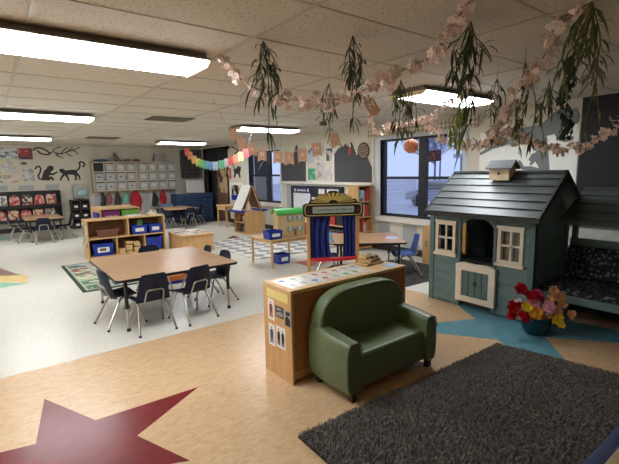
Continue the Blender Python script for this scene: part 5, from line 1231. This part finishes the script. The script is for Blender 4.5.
# orange and blue bin under the table
m = MB((2.15, 6.15, 0)); m.box(1.98, 2.34, 6.05, 6.3, 0.0, 0.12); ob_ = m.build('orange_play_box', M('orange_card', (222, 120, 50), 0.5), bevel=0.01, label='orange box with blue base on the floor behind the nearest table', cat='box')
m = MB((2.15, 6.15, 0)); m.box(1.975, 2.345, 6.045, 6.305, 0.0, 0.045); p_ = m.build('blue_base', BLUEP, ob_); p_.location = (0, 0, 0)

# ================================================================== easel, poster table
ez = thing('art_easel', (5.55, 9.95, 0), 'double sided maple art easel with blue trays and white paper by the far window', 'easel')
L = ez.location
m = MB(L)
m.box(5.26, 5.86, 9.66, 9.68, 0.0, 0.56); m.box(5.26, 5.28, 10.22, 10.26, 0.02, 0.56); m.box(5.84, 5.86, 9.68, 10.26, 0.0, 0.56); m.box(5.26, 5.86, 9.68, 10.26, 0.0, 0.03); m.box(5.26, 5.84, 9.68, 10.26, 0.29, 0.31); m.box(5.26, 5.86, 10.24, 10.26, 0.0, 0.56)
m.build('cabinet', MAPLEV, ez)
m = MB(L); m.box(5.24, 5.88, 9.64, 10.28, 0.56, 0.585); m.build('cabinet_top', MAPLE, ez, bevel=0.004)
APX = (5.53, 1.26)
for s_ in (-1, 1):
    for y_ in (9.70, 10.20):
        m = MB(L); m.tube([(APX[0], y_, APX[1]), (APX[0] + s_ * 0.27, y_, 0.56)], 0.02, 4); m.build('leg', MAPLEV, ez)
    m = MB(L); m.add([(APX[0] + s_ * 0.015, 9.68, 1.25), (APX[0] + s_ * 0.015, 10.22, 1.25), (APX[0] + s_ * 0.245, 10.22, 0.66), (APX[0] + s_ * 0.245, 9.68, 0.66)] + [(APX[0] + s_ * 0.03, 9.68, 1.25), (APX[0] + s_ * 0.03, 10.22, 1.25), (APX[0] + s_ * 0.26, 10.22, 0.66), (APX[0] + s_ * 0.26, 9.68, 0.66)], [(0, 1, 2, 3), (7, 6, 5, 4), (0, 4, 5, 1), (1, 5, 6, 2), (2, 6, 7, 3), (3, 7, 4, 0)])
    m.build('board', M('easel_board_brown', (120, 84, 58), 0.6), ez)
    m = MB(L); xa, xb = sorted((APX[0] + s_ * 0.26, APX[0] + s_ * 0.42)); m.box(xa, xb, 9.62, 10.28, 0.585, 0.63); m.build('tray', BLUEP, ez, bevel=0.006)
m = MB(L); m.surf(lambda u, v: (APX[0] - 0.035 - 0.26 * u - 0.05 * u * u, 9.70 + 0.5 * v, 1.27 - 0.64 * u), 8, 2, 0.004); m.build('paper', PAPER, ez)
for i, (z_, y_, cl, nm_) in enumerate(((0.031, 9.85, (150, 110, 80), 'brown'), (0.031, 10.08, (60, 60, 64), 'black'), (0.311, 9.85, (196, 180, 150), 'cream'), (0.311, 10.08, (140, 90, 70), 'rust'))):
    m = MB((5.4, y_, z_)); m.lathe([(0.05, z_), (0.06, z_ + 0.02), (0.06, z_ + 0.15), (0.05, z_ + 0.17)], (5.36, y_, 0), 14); m.build('paint_jar', M('jar_' + nm_, cl, 0.5), smooth=True, label='%s paint jar on the %s shelf in the easel cabinet' % (nm_, 'lower' if z_ < .1 else 'upper'), cat='jar', group='paint jars in the easel cabinet')
o = thing('small_maple_table', (5.9, 11.6, 0), 'small maple side table below the penguin like poster behind the easel', 'table')
m = MB(o.location); m.box(5.55, 6.2, 11.35, 12.0, 0.60, 0.64); m.box(5.57, 6.18, 11.37, 11.98, 0.5, 0.60); m.build('tabletop', MAPLE, o, bevel=0.004)
o['label'] = 'small maple side table against the wall behind the easel'
for x_ in (5.57, 6.14):
    for y_ in (11.37, 11.94):
        m = MB(o.location); m.box(x_, x_ + 0.04, y_, y_ + 0.04, 0, 0.6); m.build('leg', MAPLEV, o)

# ================================================================== dollhouse table
dt = thing('toy_table', (4.08, 6.2, 0), 'small maple table carrying the green roofed dollhouse', 'table')
L = dt.location
m = MB(L); m.box(3.66, 4.50, 5.86, 6.56, 0.46, 0.485); m.build('tabletop', MAPLE, dt, bevel=0.005)
m = MB(L); m.box(3.70, 4.46, 5.90, 5.915, 0.41, 0.46); m.box(3.70, 4.46, 6.505, 6.52, 0.41, 0.46); m.box(3.70, 3.715, 5.9, 6.52, 0.41, 0.46); m.box(4.445, 4.46, 5.9, 6.52, 0.41, 0.46); m.build('apron', MAPLE, dt)
for x_ in (3.67, 4.455):
    for y_ in (5.87, 6.515):
        m = MB(L); m.box(x_, x_ + 0.035, y_, y_ + 0.035, 0, 0.46); m.build('leg', MAPLE, dt, bevel=0.003)
dh = thing('dollhouse', (4.23, 6.25, 0.485), 'pale wooden dollhouse with a bright green roof and blue shutters', 'dollhouse')
DL = Vector((4.26, 6.20, 0.485)); dh.location = DL; dh.rotation_euler = (0, 0, R(-14))
# local: x along the long front (facing -y), y depth
HW = M('dollhouse_wood', (206, 178, 130), 0.6, var=0.05)
m = MB(); m.box(-0.25, 0.25, -0.13, 0.13, 0.001, 0.40)
m.prism([(-0.13, 0.40), (0.13, 0.40), (0.06, 0.455), (-0.06, 0.455)], lambda u, v, t_: (t_, u, v), -0.25, 0.25); m.build('walls', HW, dh, bevel=0.002)
m = MB(); m.surf(lambda u, v: (-0.28 + 0.56 * u, -0.16 + 0.32 * v, 0.385 + 0.10 * math.sin(math.pi * v) ** 0.75), 2, 14, 0.014); m.build('roof', M('dollhouse_green', (72, 186, 84), 0.4, var=0.05), dh)
for x_ in (-0.02, 0.16):
    for z_ in (0.09, 0.28):
        m = MB(); m.box(x_ - 0.03, x_ + 0.03, -0.134, -0.125, z_, z_ + 0.07); w_ = m.build('window', M('dollhouse_pane', (196, 200, 190), 0.4), dh)
        m = MB(); m.box(x_ - 0.058, x_ - 0.034, -0.137, -0.128, z_ - .004, z_ + 0.074); m.box(x_ + 0.034, x_ + 0.058, -0.137, -0.128, z_ - .004, z_ + 0.074); m.build('shutters', M('shutter_blue', (104, 140, 168), 0.5), w_)
        m = MB(); m.box(x_ - 0.05, x_ + 0.05, -0.15, -0.128, z_ - 0.022, z_ - 0.006); m.build('window_box', M('windowbox_green', (150, 176, 130), 0.5), w_)
m = MB(); m.box(0.05, 0.095, -0.137, -0.128, 0.005, 0.12); m.build('front_door', M('dollhouse_door', (150, 90, 52), 0.5), dh)
bb = bin_(3.67, 3.94, 5.92, 6.14, 0.486, 0.625, BLUEP, 'blue bin with a white label on the toy table left of the dollhouse', tag_col=PAPER)
bin_(3.94, 4.18, 6.06, 6.28, 0.0, 0.17, BLUEP, 'small blue bin with a white label on the floor under the toy table', tag_col=PAPER)
m = MB((4.6, 5.9, 0.0)); m.box(4.25, 4.7, 5.6, 6.02, 0.002, 0.006); m.build('pink_floor_sheet', M('pink_card', (206, 120, 116), 0.6), label='pink sheet lying on the white floor under the toy table', cat='paper')

# ================================================================== puppet theatre
pt = thing('puppet_theatre', (3.225, 3.77, 0), 'wooden puppet theatre with blue curtains and a black and gold sign', 'puppet theatre')
pt.rotation_euler = (0, 0, math.atan2(-0.50, 0.86))
PW = 0.33; ZB = 1.075; ZT = 1.225
for s_ in (-1, 1):
    m = MB(); m.box(s_ * 0.295 - 0.019, s_ * 0.295 + 0.019, -0.019, 0.019, 0, 1.12); m.build('post', MAPLEV, pt, bevel=0.003)
    m = MB(); m.box(s_ * 0.295 - 0.019, s_ * 0.295 + 0.019, -0.2, 0.2, 0, 0.04); m.build('foot', MAPLEV, pt, bevel=0.003)
m = MB(); m.box(-0.277, 0.277, -0.01, 0.01, 0.06, 0.12); m.build('lower_rail', MAPLEV, pt)
m = MB(); m.prism([(-0.29, -0.01), (0.29, -0.01), (0.25, -0.06), (0.15, -0.09), (0, -0.10), (-0.15, -0.09), (-0.25, -0.06)], lambda u, v, t_: (u, v, t_), 0.56, 0.592); m.build('stage_ledge', M('red_paint', (200, 40, 52), 0.4), pt, bevel=0.003)
CURT = M('royal_blue_cloth', (24, 42, 120), 0.8, var=0.1)
for s_, x0, x1 in ((-1, -0.29, -0.02), (1, 0.115, 0.292)):
    m = MB()
    def cf(u, v, x0=x0, x1=x1, s_=s_):
        g = 1 - 0.10 * math.sin(math.pi * u) - 0.0 * u
        xo = x0 if s_ < 0 else x1; xi = x1 if s_ < 0 else x0
        x = xo + (xi - xo) * v * g
        return (x, 0.03 + 0.014 * math.sin(v * 22 + u), 1.09 - (1.09 - 0.575) * u)
    m.surf(cf, 10, 40, 0.004); m.build('curtain', CURT, pt, smooth=True)
m = MB(); m.tube([(-0.29, 0.03, 1.09), (0.29, 0.03, 1.09)], 0.007, 8); m.build('curtain_rod', CHROME, pt, smooth=True)
F3 = lambda u, v, t_: (u, -t_, v)
def rrect(hx, z0, z1, r, n=5):
    o_ = []
    for cx_, cz_, a0 in ((hx - r, z1 - r, 0), (-hx + r, z1 - r, 90), (-hx + r, z0 + r, 180), (hx - r, z0 + r, 270)):
        for k in range(n + 1):
            a = R(a0 + 90 * k / n); o_.append((cx_ + r * math.cos(a), cz_ + r * math.sin(a)))
    return o_
GOLD = M('gold_paint', (196, 176, 96), 0.45, var=0.08)
m = MB(); m.prism(rrect(0.36, 1.085, 1.245, 0.045), F3, 0.02, 0.045)
cr2 = [(0.30, 1.235), (0.27, 1.285), (0.19, 1.30), (0.15, 1.345), (0.08, 1.355), (0.04, 1.385), (-0.04, 1.385), (-0.08, 1.355), (-0.15, 1.345), (-0.19, 1.30), (-0.27, 1.285), (-0.30, 1.235)]
m.prism(cr2, F3, 0.022, 0.043); sg = m.build('sign_board', BLACK, pt, bevel=0.002)
m = MB(); m.tube([(u, -0.048, v) for u, v in rrect(0.335, 1.102, 1.228, 0.035)] + [(0.335, -0.048, 1.19)], 0.005, 6, cap=False); m.build('gold_border', GOLD, sg)
m = MB(); m.box(-0.245, 0.245, -0.049, -0.044, 1.128, 1.202); plq = m.build('sign_panel', M('sign_pale_green', (166, 182, 172), 0.5, var=0.03), sg)
m = MB()
for k in range(13):
    a = math.pi * (k + 0.5) / 13; ca, sa = math.cos(a), math.sin(a)
    r0, r1x, r1z = 0.045, 0.255, 0.112
    p0 = (r0 * ca * 1.2, 1.248 + r0 * sa * .7); p1 = (r1x * ca, 1.248 + r1z * sa)
    nx, nz = -sa * 0.017, ca * 0.010
    if abs(ca) > 0.85: nx, nz = 0, 0.006
    m.prism([(p0[0] - nx * .5, p0[1] - nz * .5), (p0[0] + nx * .5, p0[1] + nz * .5), (p1[0] + nx * 1.2, p1[1] + nz * 1.2), (p1[0] * 1.04, 1.248 + (p1[1] - 1.248) * 1.04), (p1[0] - nx * 1.2, p1[1] - nz * 1.2)], F3, 0.043, 0.048)
m.build('gold_rays', GOLD, sg)
text('Constellations in the Night Sky', 0.036, frame((1, 0, 0), (0, 0, 1), (0, -0.0495, 1.165)), M('sign_ink', (34, 40, 44), 0.6), plq)
for s_ in (-1, 1):
    m = MB(); m.lathe([(0, 0.045), (0.012, 0.048), (0.012, 0.052), (0, 0.053)], (0, 0, 0), 10, ax='y'); me_ = [(v[0] + s_ * 0.295, -v[1], v[2] + 1.15) for v in m.v]; m.v = me_; m.build('red_bulb', M('bulb_red', (150, 36, 34), 0.4), sg)
# ================================================================== garlands, vines and bunting
BLOS = M('blossom_pink', (248, 228, 218), 0.7, var=0.10, scale=30); BLOC = M('blossom_centre', (190, 112, 92), 0.7); TWIG = M('garland_twig', (88, 62, 46), 0.7)
protos = []
for k in range(4):
    rn = random.Random(50 + k); m = MB()
    for q in range(7):
        c_ = Vector((rn.uniform(-.034, .034), rn.uniform(-.034, .034), rn.uniform(-.034, .026))); nr = Vector((rn.uniform(-1, 1), rn.uniform(-1, 1), rn.uniform(-.8, .6)))
        if nr.length < .2: nr = Vector((0, 0, -1))
        bloom(m, c_, nr, 0.026, 1, 5, 0.45, rn)
        m.mi = 1; m.ball(tuple(c_ + nr.normalized() * 0.004), 0.0035, 5, 3); m.mi = 0
    protos.append(m.mesh('blossom', [BLOS, BLOC]))
def smoothline(P, n=6):
    P = [Vector(p) for p in P]; out = []
    for i in range(len(P) - 1):
        p0 = P[max(i - 1, 0)]; p1 = P[i]; p2 = P[i + 1]; p3 = P[min(i + 2, len(P) - 1)]
        for k in range(n):
            t_ = k / n; out.append(0.5 * ((2 * p1) + (-p0 + p2) * t_ + (2 * p0 - 5 * p1 + 4 * p2 - p3) * t_ ** 2 + (-p0 + 3 * p1 - 3 * p2 + p3) * t_ ** 3))
    out.append(P[-1]); return out
def garland(pts, label, step=0.055, spread=0.016, seed=1, scale=1.0, skip=0.0):
    rn = random.Random(seed); P = smoothline(pts)
    o = thing('blossom_garland', tuple(P[0]), label, 'garland', 'pink blossom garlands under the ceiling')
    m = MB(P[0]); m.tube([p + Vector((0, 0, 0.004 * math.sin(i))) for i, p in enumerate(P)], 0.0028, 5); m.build('stem', TWIG, o)
    acc = 0
    for a, b_ in zip(P, P[1:]):
        acc += (b_ - a).length
        if acc > step:
            acc = 0
            if rn.random() < skip: continue
            c_ = bpy.data.objects.new('blossom', rn.choice(protos)); col.objects.link(c_); c_.parent = o
            c_.location = a - P[0] + Vector((rn.uniform(-1, 1), rn.uniform(-1, 1), rn.uniform(-1.3, .7))) * spread
            c_.rotation_euler = (rn.uniform(0, 6), rn.uniform(0, 6), rn.uniform(0, 6)); s_ = scale * rn.uniform(.75, 1.15); c_.scale = (s_, s_, s_)
    return o
G1 = [(1.48, 2.98, 2.494), (1.507, 2.915, 2.386), (1.544, 2.823, 2.296), (1.584, 2.724, 2.228), (1.627, 2.62, 2.168), (1.69, 2.465, 2.11), (1.764, 2.282, 2.084), (1.834, 2.11, 2.072), (1.9, 1.949, 2.097), (1.954, 1.816, 2.151), (2.001, 1.702, 2.193), (2.04, 1.605, 2.223), (2.076, 1.517, 2.273), (2.092, 1.479, 2.346), (2.111, 1.431, 2.414), (2.139, 1.362, 2.49)]
G2 = [(3.658, 2.762, 2.091), (3.646, 2.653, 1.971), (3.673, 2.484, 1.872), (3.709, 2.331, 1.826), (3.746, 2.191, 1.874), (3.774, 2.054, 1.937), (3.791, 1.922, 1.892), (3.806, 1.779, 1.847), (3.814, 1.631, 1.796), (3.818, 1.507, 1.765), (3.822, 1.392, 1.782), (3.814, 1.281, 1.837), (3.793, 1.187, 1.903), (3.775, 1.08, 1.99), (3.76, 0.9, 2.2), (3.75, 0.75, 2.49)]
G3 = [(2.72, 1.012, 2.497), (2.777, 1.082, 2.49), (2.858, 1.198, 2.47), (2.92, 1.279, 2.447), (3.011, 1.338, 2.385), (3.084, 1.417, 2.323), (3.128, 1.516, 2.282), (3.19, 1.585, 2.211), (3.25, 1.655, 2.135), (3.295, 1.736, 2.06), (3.352, 1.827, 1.957), (3.55, 1.98, 1.90), (3.78, 2.054, 1.93)]
G5 = [(3.525, 3.362, 2.035), (3.575, 3.201, 2.077), (3.624, 3.033, 2.116), (3.666, 2.87, 2.122), (3.7, 2.721, 2.148), (3.717, 2.594, 2.213), (3.718, 2.484, 2.293), (3.721, 2.381, 2.352), (3.73, 2.25, 2.497)]
G6 = [(3.0, 3.3, 2.496), (3.15, 3.2, 2.36), (3.32, 3.25, 2.2), (3.40, 3.32, 2.08), (3.525, 3.362, 2.035)]
garland(G1, 'pink blossom garland drooping from the ceiling above the sofa, nearest the camera', 0.038, 0.022, 1)
garland(G2, 'pink blossom garland swagging across in front of the playhouse roof and dark corner', 0.047, 0.026, 2, 1.15)
garland(G3, 'pink blossom garland dropping steeply from the ceiling at the upper right', 0.042, 0.032, 3, 1.1)
garland(G5, 'pale blossom garland hanging in front of the far ceiling light and near window', 0.05, 0.022, 4, 1.0)
garland(G6, 'short pale blossom garland hanging left of the near window top', 0.055, 0.02, 5, 0.9)

VINE = {'d': M('vine_dark_green', (70, 84, 56), 0.65, var=0.3, scale=20), 'l': M('vine_light_green', (150, 172, 92), 0.65, var=0.2, scale=20), 'o': M('vine_olive', (96, 102, 64), 0.65, var=0.3, scale=20)}
def sprig(x, y, ln, w_, label, seed, tone='d', nst=6, leafn=13, z0=2.5, leafl=0.11, tail=None):
    rn = random.Random(seed * 13 + 1); o = thing('hanging_vine', (x, y, z0), label, 'hanging plant', 'artificial willow vines hanging from the ceiling')
    ms = MB((x, y, z0)); ml = MB((x, y, z0))
    if z0 < 2.49: ms.tube([(x, y, 2.499), (x, y, z0 - 0.02)], 0.0012, 4)
    def leaf(p, a, l_, lift):
        h = Vector((math.cos(a), math.sin(a), 0)); d0 = (h * 1.0 + Vector((0, 0, lift))).normalized(); q = p; pts = [p]
        for k in range(3):
            d0 = (d0 + Vector((0, 0, -0.55)) * (k + .3) * .8).normalized(); q = q + d0 * l_ / 3; pts.append(q)
        sd = Vector((-math.sin(a), math.cos(a), 0)) * rn.uniform(.006, .010); t = Vector((0, 0, 1)) * 0.003
        ml.add([pts[0], pts[1] + sd, pts[2] + sd * .8, pts[3], pts[2] - sd * .8, pts[1] - sd], [(0, 1, 5), (1, 2, 4, 5), (2, 3, 4)])
    for s_ in range(nst):
        a = 2 * math.pi * s_ / nst + rn.uniform(-.7, .7); L_ = ln * (1.0 if s_ == 0 else rn.uniform(.35, .95)); out = w_ * rn.uniform(.1, 1.0) * (0.3 if s_ == 0 else 1)
        wob = rn.uniform(-.03, .03); P = []
        for k in range(11):
            u = k / 10; rr = out * math.sin(min(1, u * 1.2) * math.pi / 2) ** 1.3
            P.append(Vector((x + rr * math.cos(a + u * 1.2) + wob * math.sin(u * 7), y + rr * math.sin(a + u * 1.2) + wob * math.cos(u * 6) - wob, z0 - 0.005 - L_ * u)))
        ms.tube(P, 0.0034, 5)
        nodes = sorted(rn.uniform(.1, 1.0) for _ in range(max(4, leafn // 2)))
        for u in nodes:
            i = min(int(u * 10), 9); p = P[i].lerp(P[i + 1], u * 10 - i)
            for _ in range(rn.choice([1, 2, 2, 3])):
                leaf(p, rn.uniform(0, 6.28), leafl * rn.uniform(.7, 1.5), rn.uniform(-1.6, .5))
    ms.build('stem', VINE[tone], o); ml.build('leaves', VINE[tone], o)
    return o
sprig(1.59, 2.56, 0.82, 0.13, 'long bushy green vine hanging at the left end of the nearest blossom garland', 1, 'd', 7, 14, leafl=.13)
sprig(2.02, 2.14, 0.62, 0.07, 'narrow green vine hanging above the pennant with the letter M', 2, 'd', 5, 14)
sprig(2.22, 2.62, 0.46, 0.06, 'short small green vine hanging left of the narrow one near the tan banner', 3, 'd', 4, 11, z0=2.30)
sprig(2.75, 2.35, 0.50, 0.10, 'bushy olive vine hanging in front of the left edge of the near window', 4, 'o', 6, 12, z0=2.34)
sprig(2.95, 2.42, 0.42, 0.06, 'thin olive vine beside the orange paper planet', 5, 'o', 4, 10, z0=2.32)
sprig(2.42, 1.53, 0.62, 0.15, 'wide dark green vine hanging in front of the right ceiling light', 6, 'd', 7, 14, leafl=.13)
sprig(3.05, 1.98, 0.46, 0.09, 'light yellowish green vine below the right ceiling light', 7, 'l', 6, 12, z0=2.20, leafl=.12)
sprig(3.50, 1.95, 0.52, 0.07, 'thin green vine left of the steep blossom garland', 8, 'd', 4, 12, z0=2.36)
sprig(3.30, 1.62, 0.68, 0.09, 'olive green vine entwined with the steep blossom garland', 9, 'o', 5, 13, z0=2.40)
sprig(3.80, 1.66, 0.60, 0.06, 'thin straight vine just left of the leafy ivy strand', 10, 'o', 4, 13, z0=2.33)
sprig(2.69, 0.98, 0.80, 0.14, 'thick green vine hanging at the upper right corner of the picture', 11, 'o', 8, 15, leafl=.13)
sprig(4.6, 0.95, 0.80, 0.25, 'dim bushy vine hanging in the dark corner above the playhouse bench', 12, 'd', 8, 14, z0=1.95, leafl=.2)
# ivy strand
iv = thing('ivy_strand', (3.75, 1.50, 2.5), 'dense dark ivy strand hanging over the right end of the playhouse roof', 'hanging plant')
rn = random.Random(77); ms = MB(iv.location); ml = MB(iv.location); P = [Vector((3.75 + 0.02 * math.sin(k), 1.50 + 0.02 * math.cos(k * 1.3), 2.5 - 0.075 * k)) for k in range(10)]; ms.tube(P, 0.004, 5); ms.build('stem', VINE['d'], iv)
for k in range(150):
    u = 0.08 + rn.random() * .92; i = min(int(u * 9), 8); p = P[i].lerp(P[i + 1], u * 9 - i); a = rn.random() * 6.28; c_ = p + Vector((math.cos(a) * .045, math.sin(a) * .045, rn.uniform(-.02, .02)))
    nr = Vector((math.cos(a), math.sin(a), rn.uniform(-.3, .6))).normalized(); s1 = nr.cross(Vector((0, 0, 1))).normalized() * 0.019; s2 = nr.cross(s1).normalized() * 0.022
    ml.add([c_ + s2, c_ + s1, c_ + s1 * .5 - s2 * .7, c_ - s2 * 1.3, c_ - s1 * .5 - s2 * .7, c_ - s1], [(0, 1, 2, 3, 4, 5)])
ml.build('leaves', M('ivy_leaf', (44, 66, 46), 0.6, var=0.3, scale=30), iv)

# tan pennant banner
KRAFT = M('burlap', (200, 160, 130), 0.85, var=0.12, scale=60)
ban = [(2.289, 4.589, 2.201), (2.312, 4.468, 2.112), (2.341, 4.315, 2.001), (2.389, 4.156, 1.926), (2.43, 4.015, 1.865), (2.505, 3.813, 1.834), (2.553, 3.677, 1.818), (2.609, 3.523, 1.842), (2.663, 3.358, 1.893), (2.719, 3.162, 1.968), (2.774, 2.744, 2.233), (2.798, 2.565, 2.30), (2.85, 2.45, 2.497)]
bn = thing('pennant_banner', ban[0], 'tan burlap pennant banner with white letters strung across the middle of the room', 'banner')
ban = [(2.25, 4.8, 2.497)] + ban
L = Vector(bn.location); m = MB(L); m.tube(smoothline(ban, 4), 0.0025, 5); m.build('string', M('white_string', (214, 206, 190), 0.7), bn)
INK = M('white_ink', (236, 230, 218), 0.6)
for i, ch in ((2, ''), (3, ''), (4, 'A'), (5, 'N'), (6, 'G'), (7, 'I'), (8, 'A'), (9, 'M'), (10, ''), (11, 'M')):
    p = Vector(ban[i]); tg = (Vector(ban[min(i + 1, len(ban) - 1)]) - Vector(ban[i - 1])).normalized()
    face = Vector((-p.x, -p.y, 0)).normalized(); xa = Vector((0, 0, 1)).cross(face).normalized() * 1.0
    rn = random.Random(i); tilt = {2: -.35, 3: -.15, 8: -.05, 9: -.12, 10: -.3, 11: -.55}.get(i, rn.uniform(-.08, .08)); 
    xa = -xa if xa.dot(Vector((.794, -.608, 0))) < 0 else xa
    za = Vector((0, 0, 1)); xr, zr = xa * math.cos(tilt) - za * math.sin(tilt), za * math.cos(tilt) + xa * math.sin(tilt)
    nn = face; hw_ = 0.047; h_ = 0.135
    fn = lambda u, v, t_: tuple(p + xr * u + zr * v + nn * t_)
    m = MB(L); m.prism([(-hw_, 0.004), (hw_, 0.004), (hw_, -h_), (0, -h_ + (0.02 if i < 11 else -0.02)), (-hw_, -h_)], fn, -0.001, 0.001); fl_ = m.build('pennant', KRAFT, bn)
    if ch: 
        mw = frame(xr, zr, tuple(p + zr * (-0.055) + nn * 0.0035 - L)); text(ch, 0.085 if i == 11 else 0.06, mw, INK, fl_, 'letter')
# rainbow bunting
rain = [(4.083, 10.344, 2.241), (4.074, 9.966, 2.053), (4.092, 9.66, 1.947), (4.128, 9.346, 1.891), (4.169, 9.003, 1.858), (4.211, 8.628, 1.891), (4.239, 8.293, 1.944), (4.25, 7.991, 2.015), (4.253, 7.647, 2.1)]
rb = thing('rainbow_bunting', rain[0], 'rainbow coloured paper bunting hanging in front of the brown door', 'bunting')
rpts = [(4.09, 10.6, 2.497)] + rain + [(4.26, 7.3, 2.497)]
L = Vector(rb.location); P = smoothline(rpts, 6); m = MB(L); m.tube(P, 0.003, 5); m.build('string', M('white_string', (214, 206, 190), 0.7), rb)
rc = [(226, 110, 96), (232, 150, 110), (238, 190, 120), (232, 224, 130), (150, 212, 130), (110, 190, 190), (120, 170, 220), (196, 206, 230), (110, 190, 150), (206, 200, 210), (210, 96, 84), (222, 140, 120), (226, 214, 150), (226, 90, 100)]
NP = len(rc); acc = P[6:-6]
for i, cl in enumerate(rc):
    p = acc[int(i * (len(acc) - 1) / (NP - 1))]; xa = Vector((0.794, -.608, 0)); nn = Vector((-.608, -.794, 0)).normalized(); h_ = 0.20
    m = MB(L); fn = lambda u, v, t_: tuple(p + xa * u + Vector((0, 0, v)) + nn * t_)
    m.prism([(-.062, .005), (.062, .005), (.062, -h_ * .8), (.031, -h_), (0, -h_ * .8), (-.031, -h_), (-.062, -h_ * .8)], fn, -.001 - i * .0002, .001); m.build('paper_flag', M('rain%d' % i, cl, 0.7), rb)
# paper planet and little pennant hangings
pp = thing('paper_planet', (3.738, 3.041, 1.80), 'orange pink paper planet ball hanging in front of the near window', 'paper ball')
L = Vector(pp.location); m = MB(L)
N_ = 28
m.surf(lambda u, v: (3.738 + 0.078 * (1 + 0.03 * math.cos(N_ * 2 * math.pi * v)) * math.sin(math.pi * u) * math.cos(2 * math.pi * v), 3.041 + 0.078 * (1 + 0.03 * math.cos(N_ * 2 * math.pi * v)) * math.sin(math.pi * u) * math.sin(2 * math.pi * v), 1.867 - 0.078 * math.cos(math.pi * u)), 14, 112); m.build('ball', M('coral_paper', (236, 156, 126), 0.7, var=0.2, scale=10), pp, smooth=True)
m = MB(L); m.tube([(3.738, 3.041, 1.94), (3.738, 3.041, 2.498)], 0.0012, 4); m.build('string', M('white_string', (214, 206, 190), 0.7), pp)
o = thing('paper_rocket', (3.27, 3.52, 1.78), 'small red and white paper ornament hanging left of the planet picture', 'ornament')
L = Vector(o.location); m = MB(L); m.tube([(3.27, 3.52, 1.78), (3.27, 3.52, 1.82), (3.27, 3.52, 1.88)], [0.004, 0.018, 0.012], 8); m.build('body', M('rocket_red', (196, 84, 70), 0.6), o, smooth=True)
m = MB(L); m.tube([(3.27, 3.52, 1.88), (3.27, 3.52, 1.93)], [0.014, 0.003], 8); m.build('tip', PAPER, o, smooth=True)
m = MB(L); m.tube([(3.27, 3.52, 1.93), (3.27, 3.52, 2.498)], 0.001, 4); m.build('string', M('white_string', (214, 206, 190), 0.7), o)
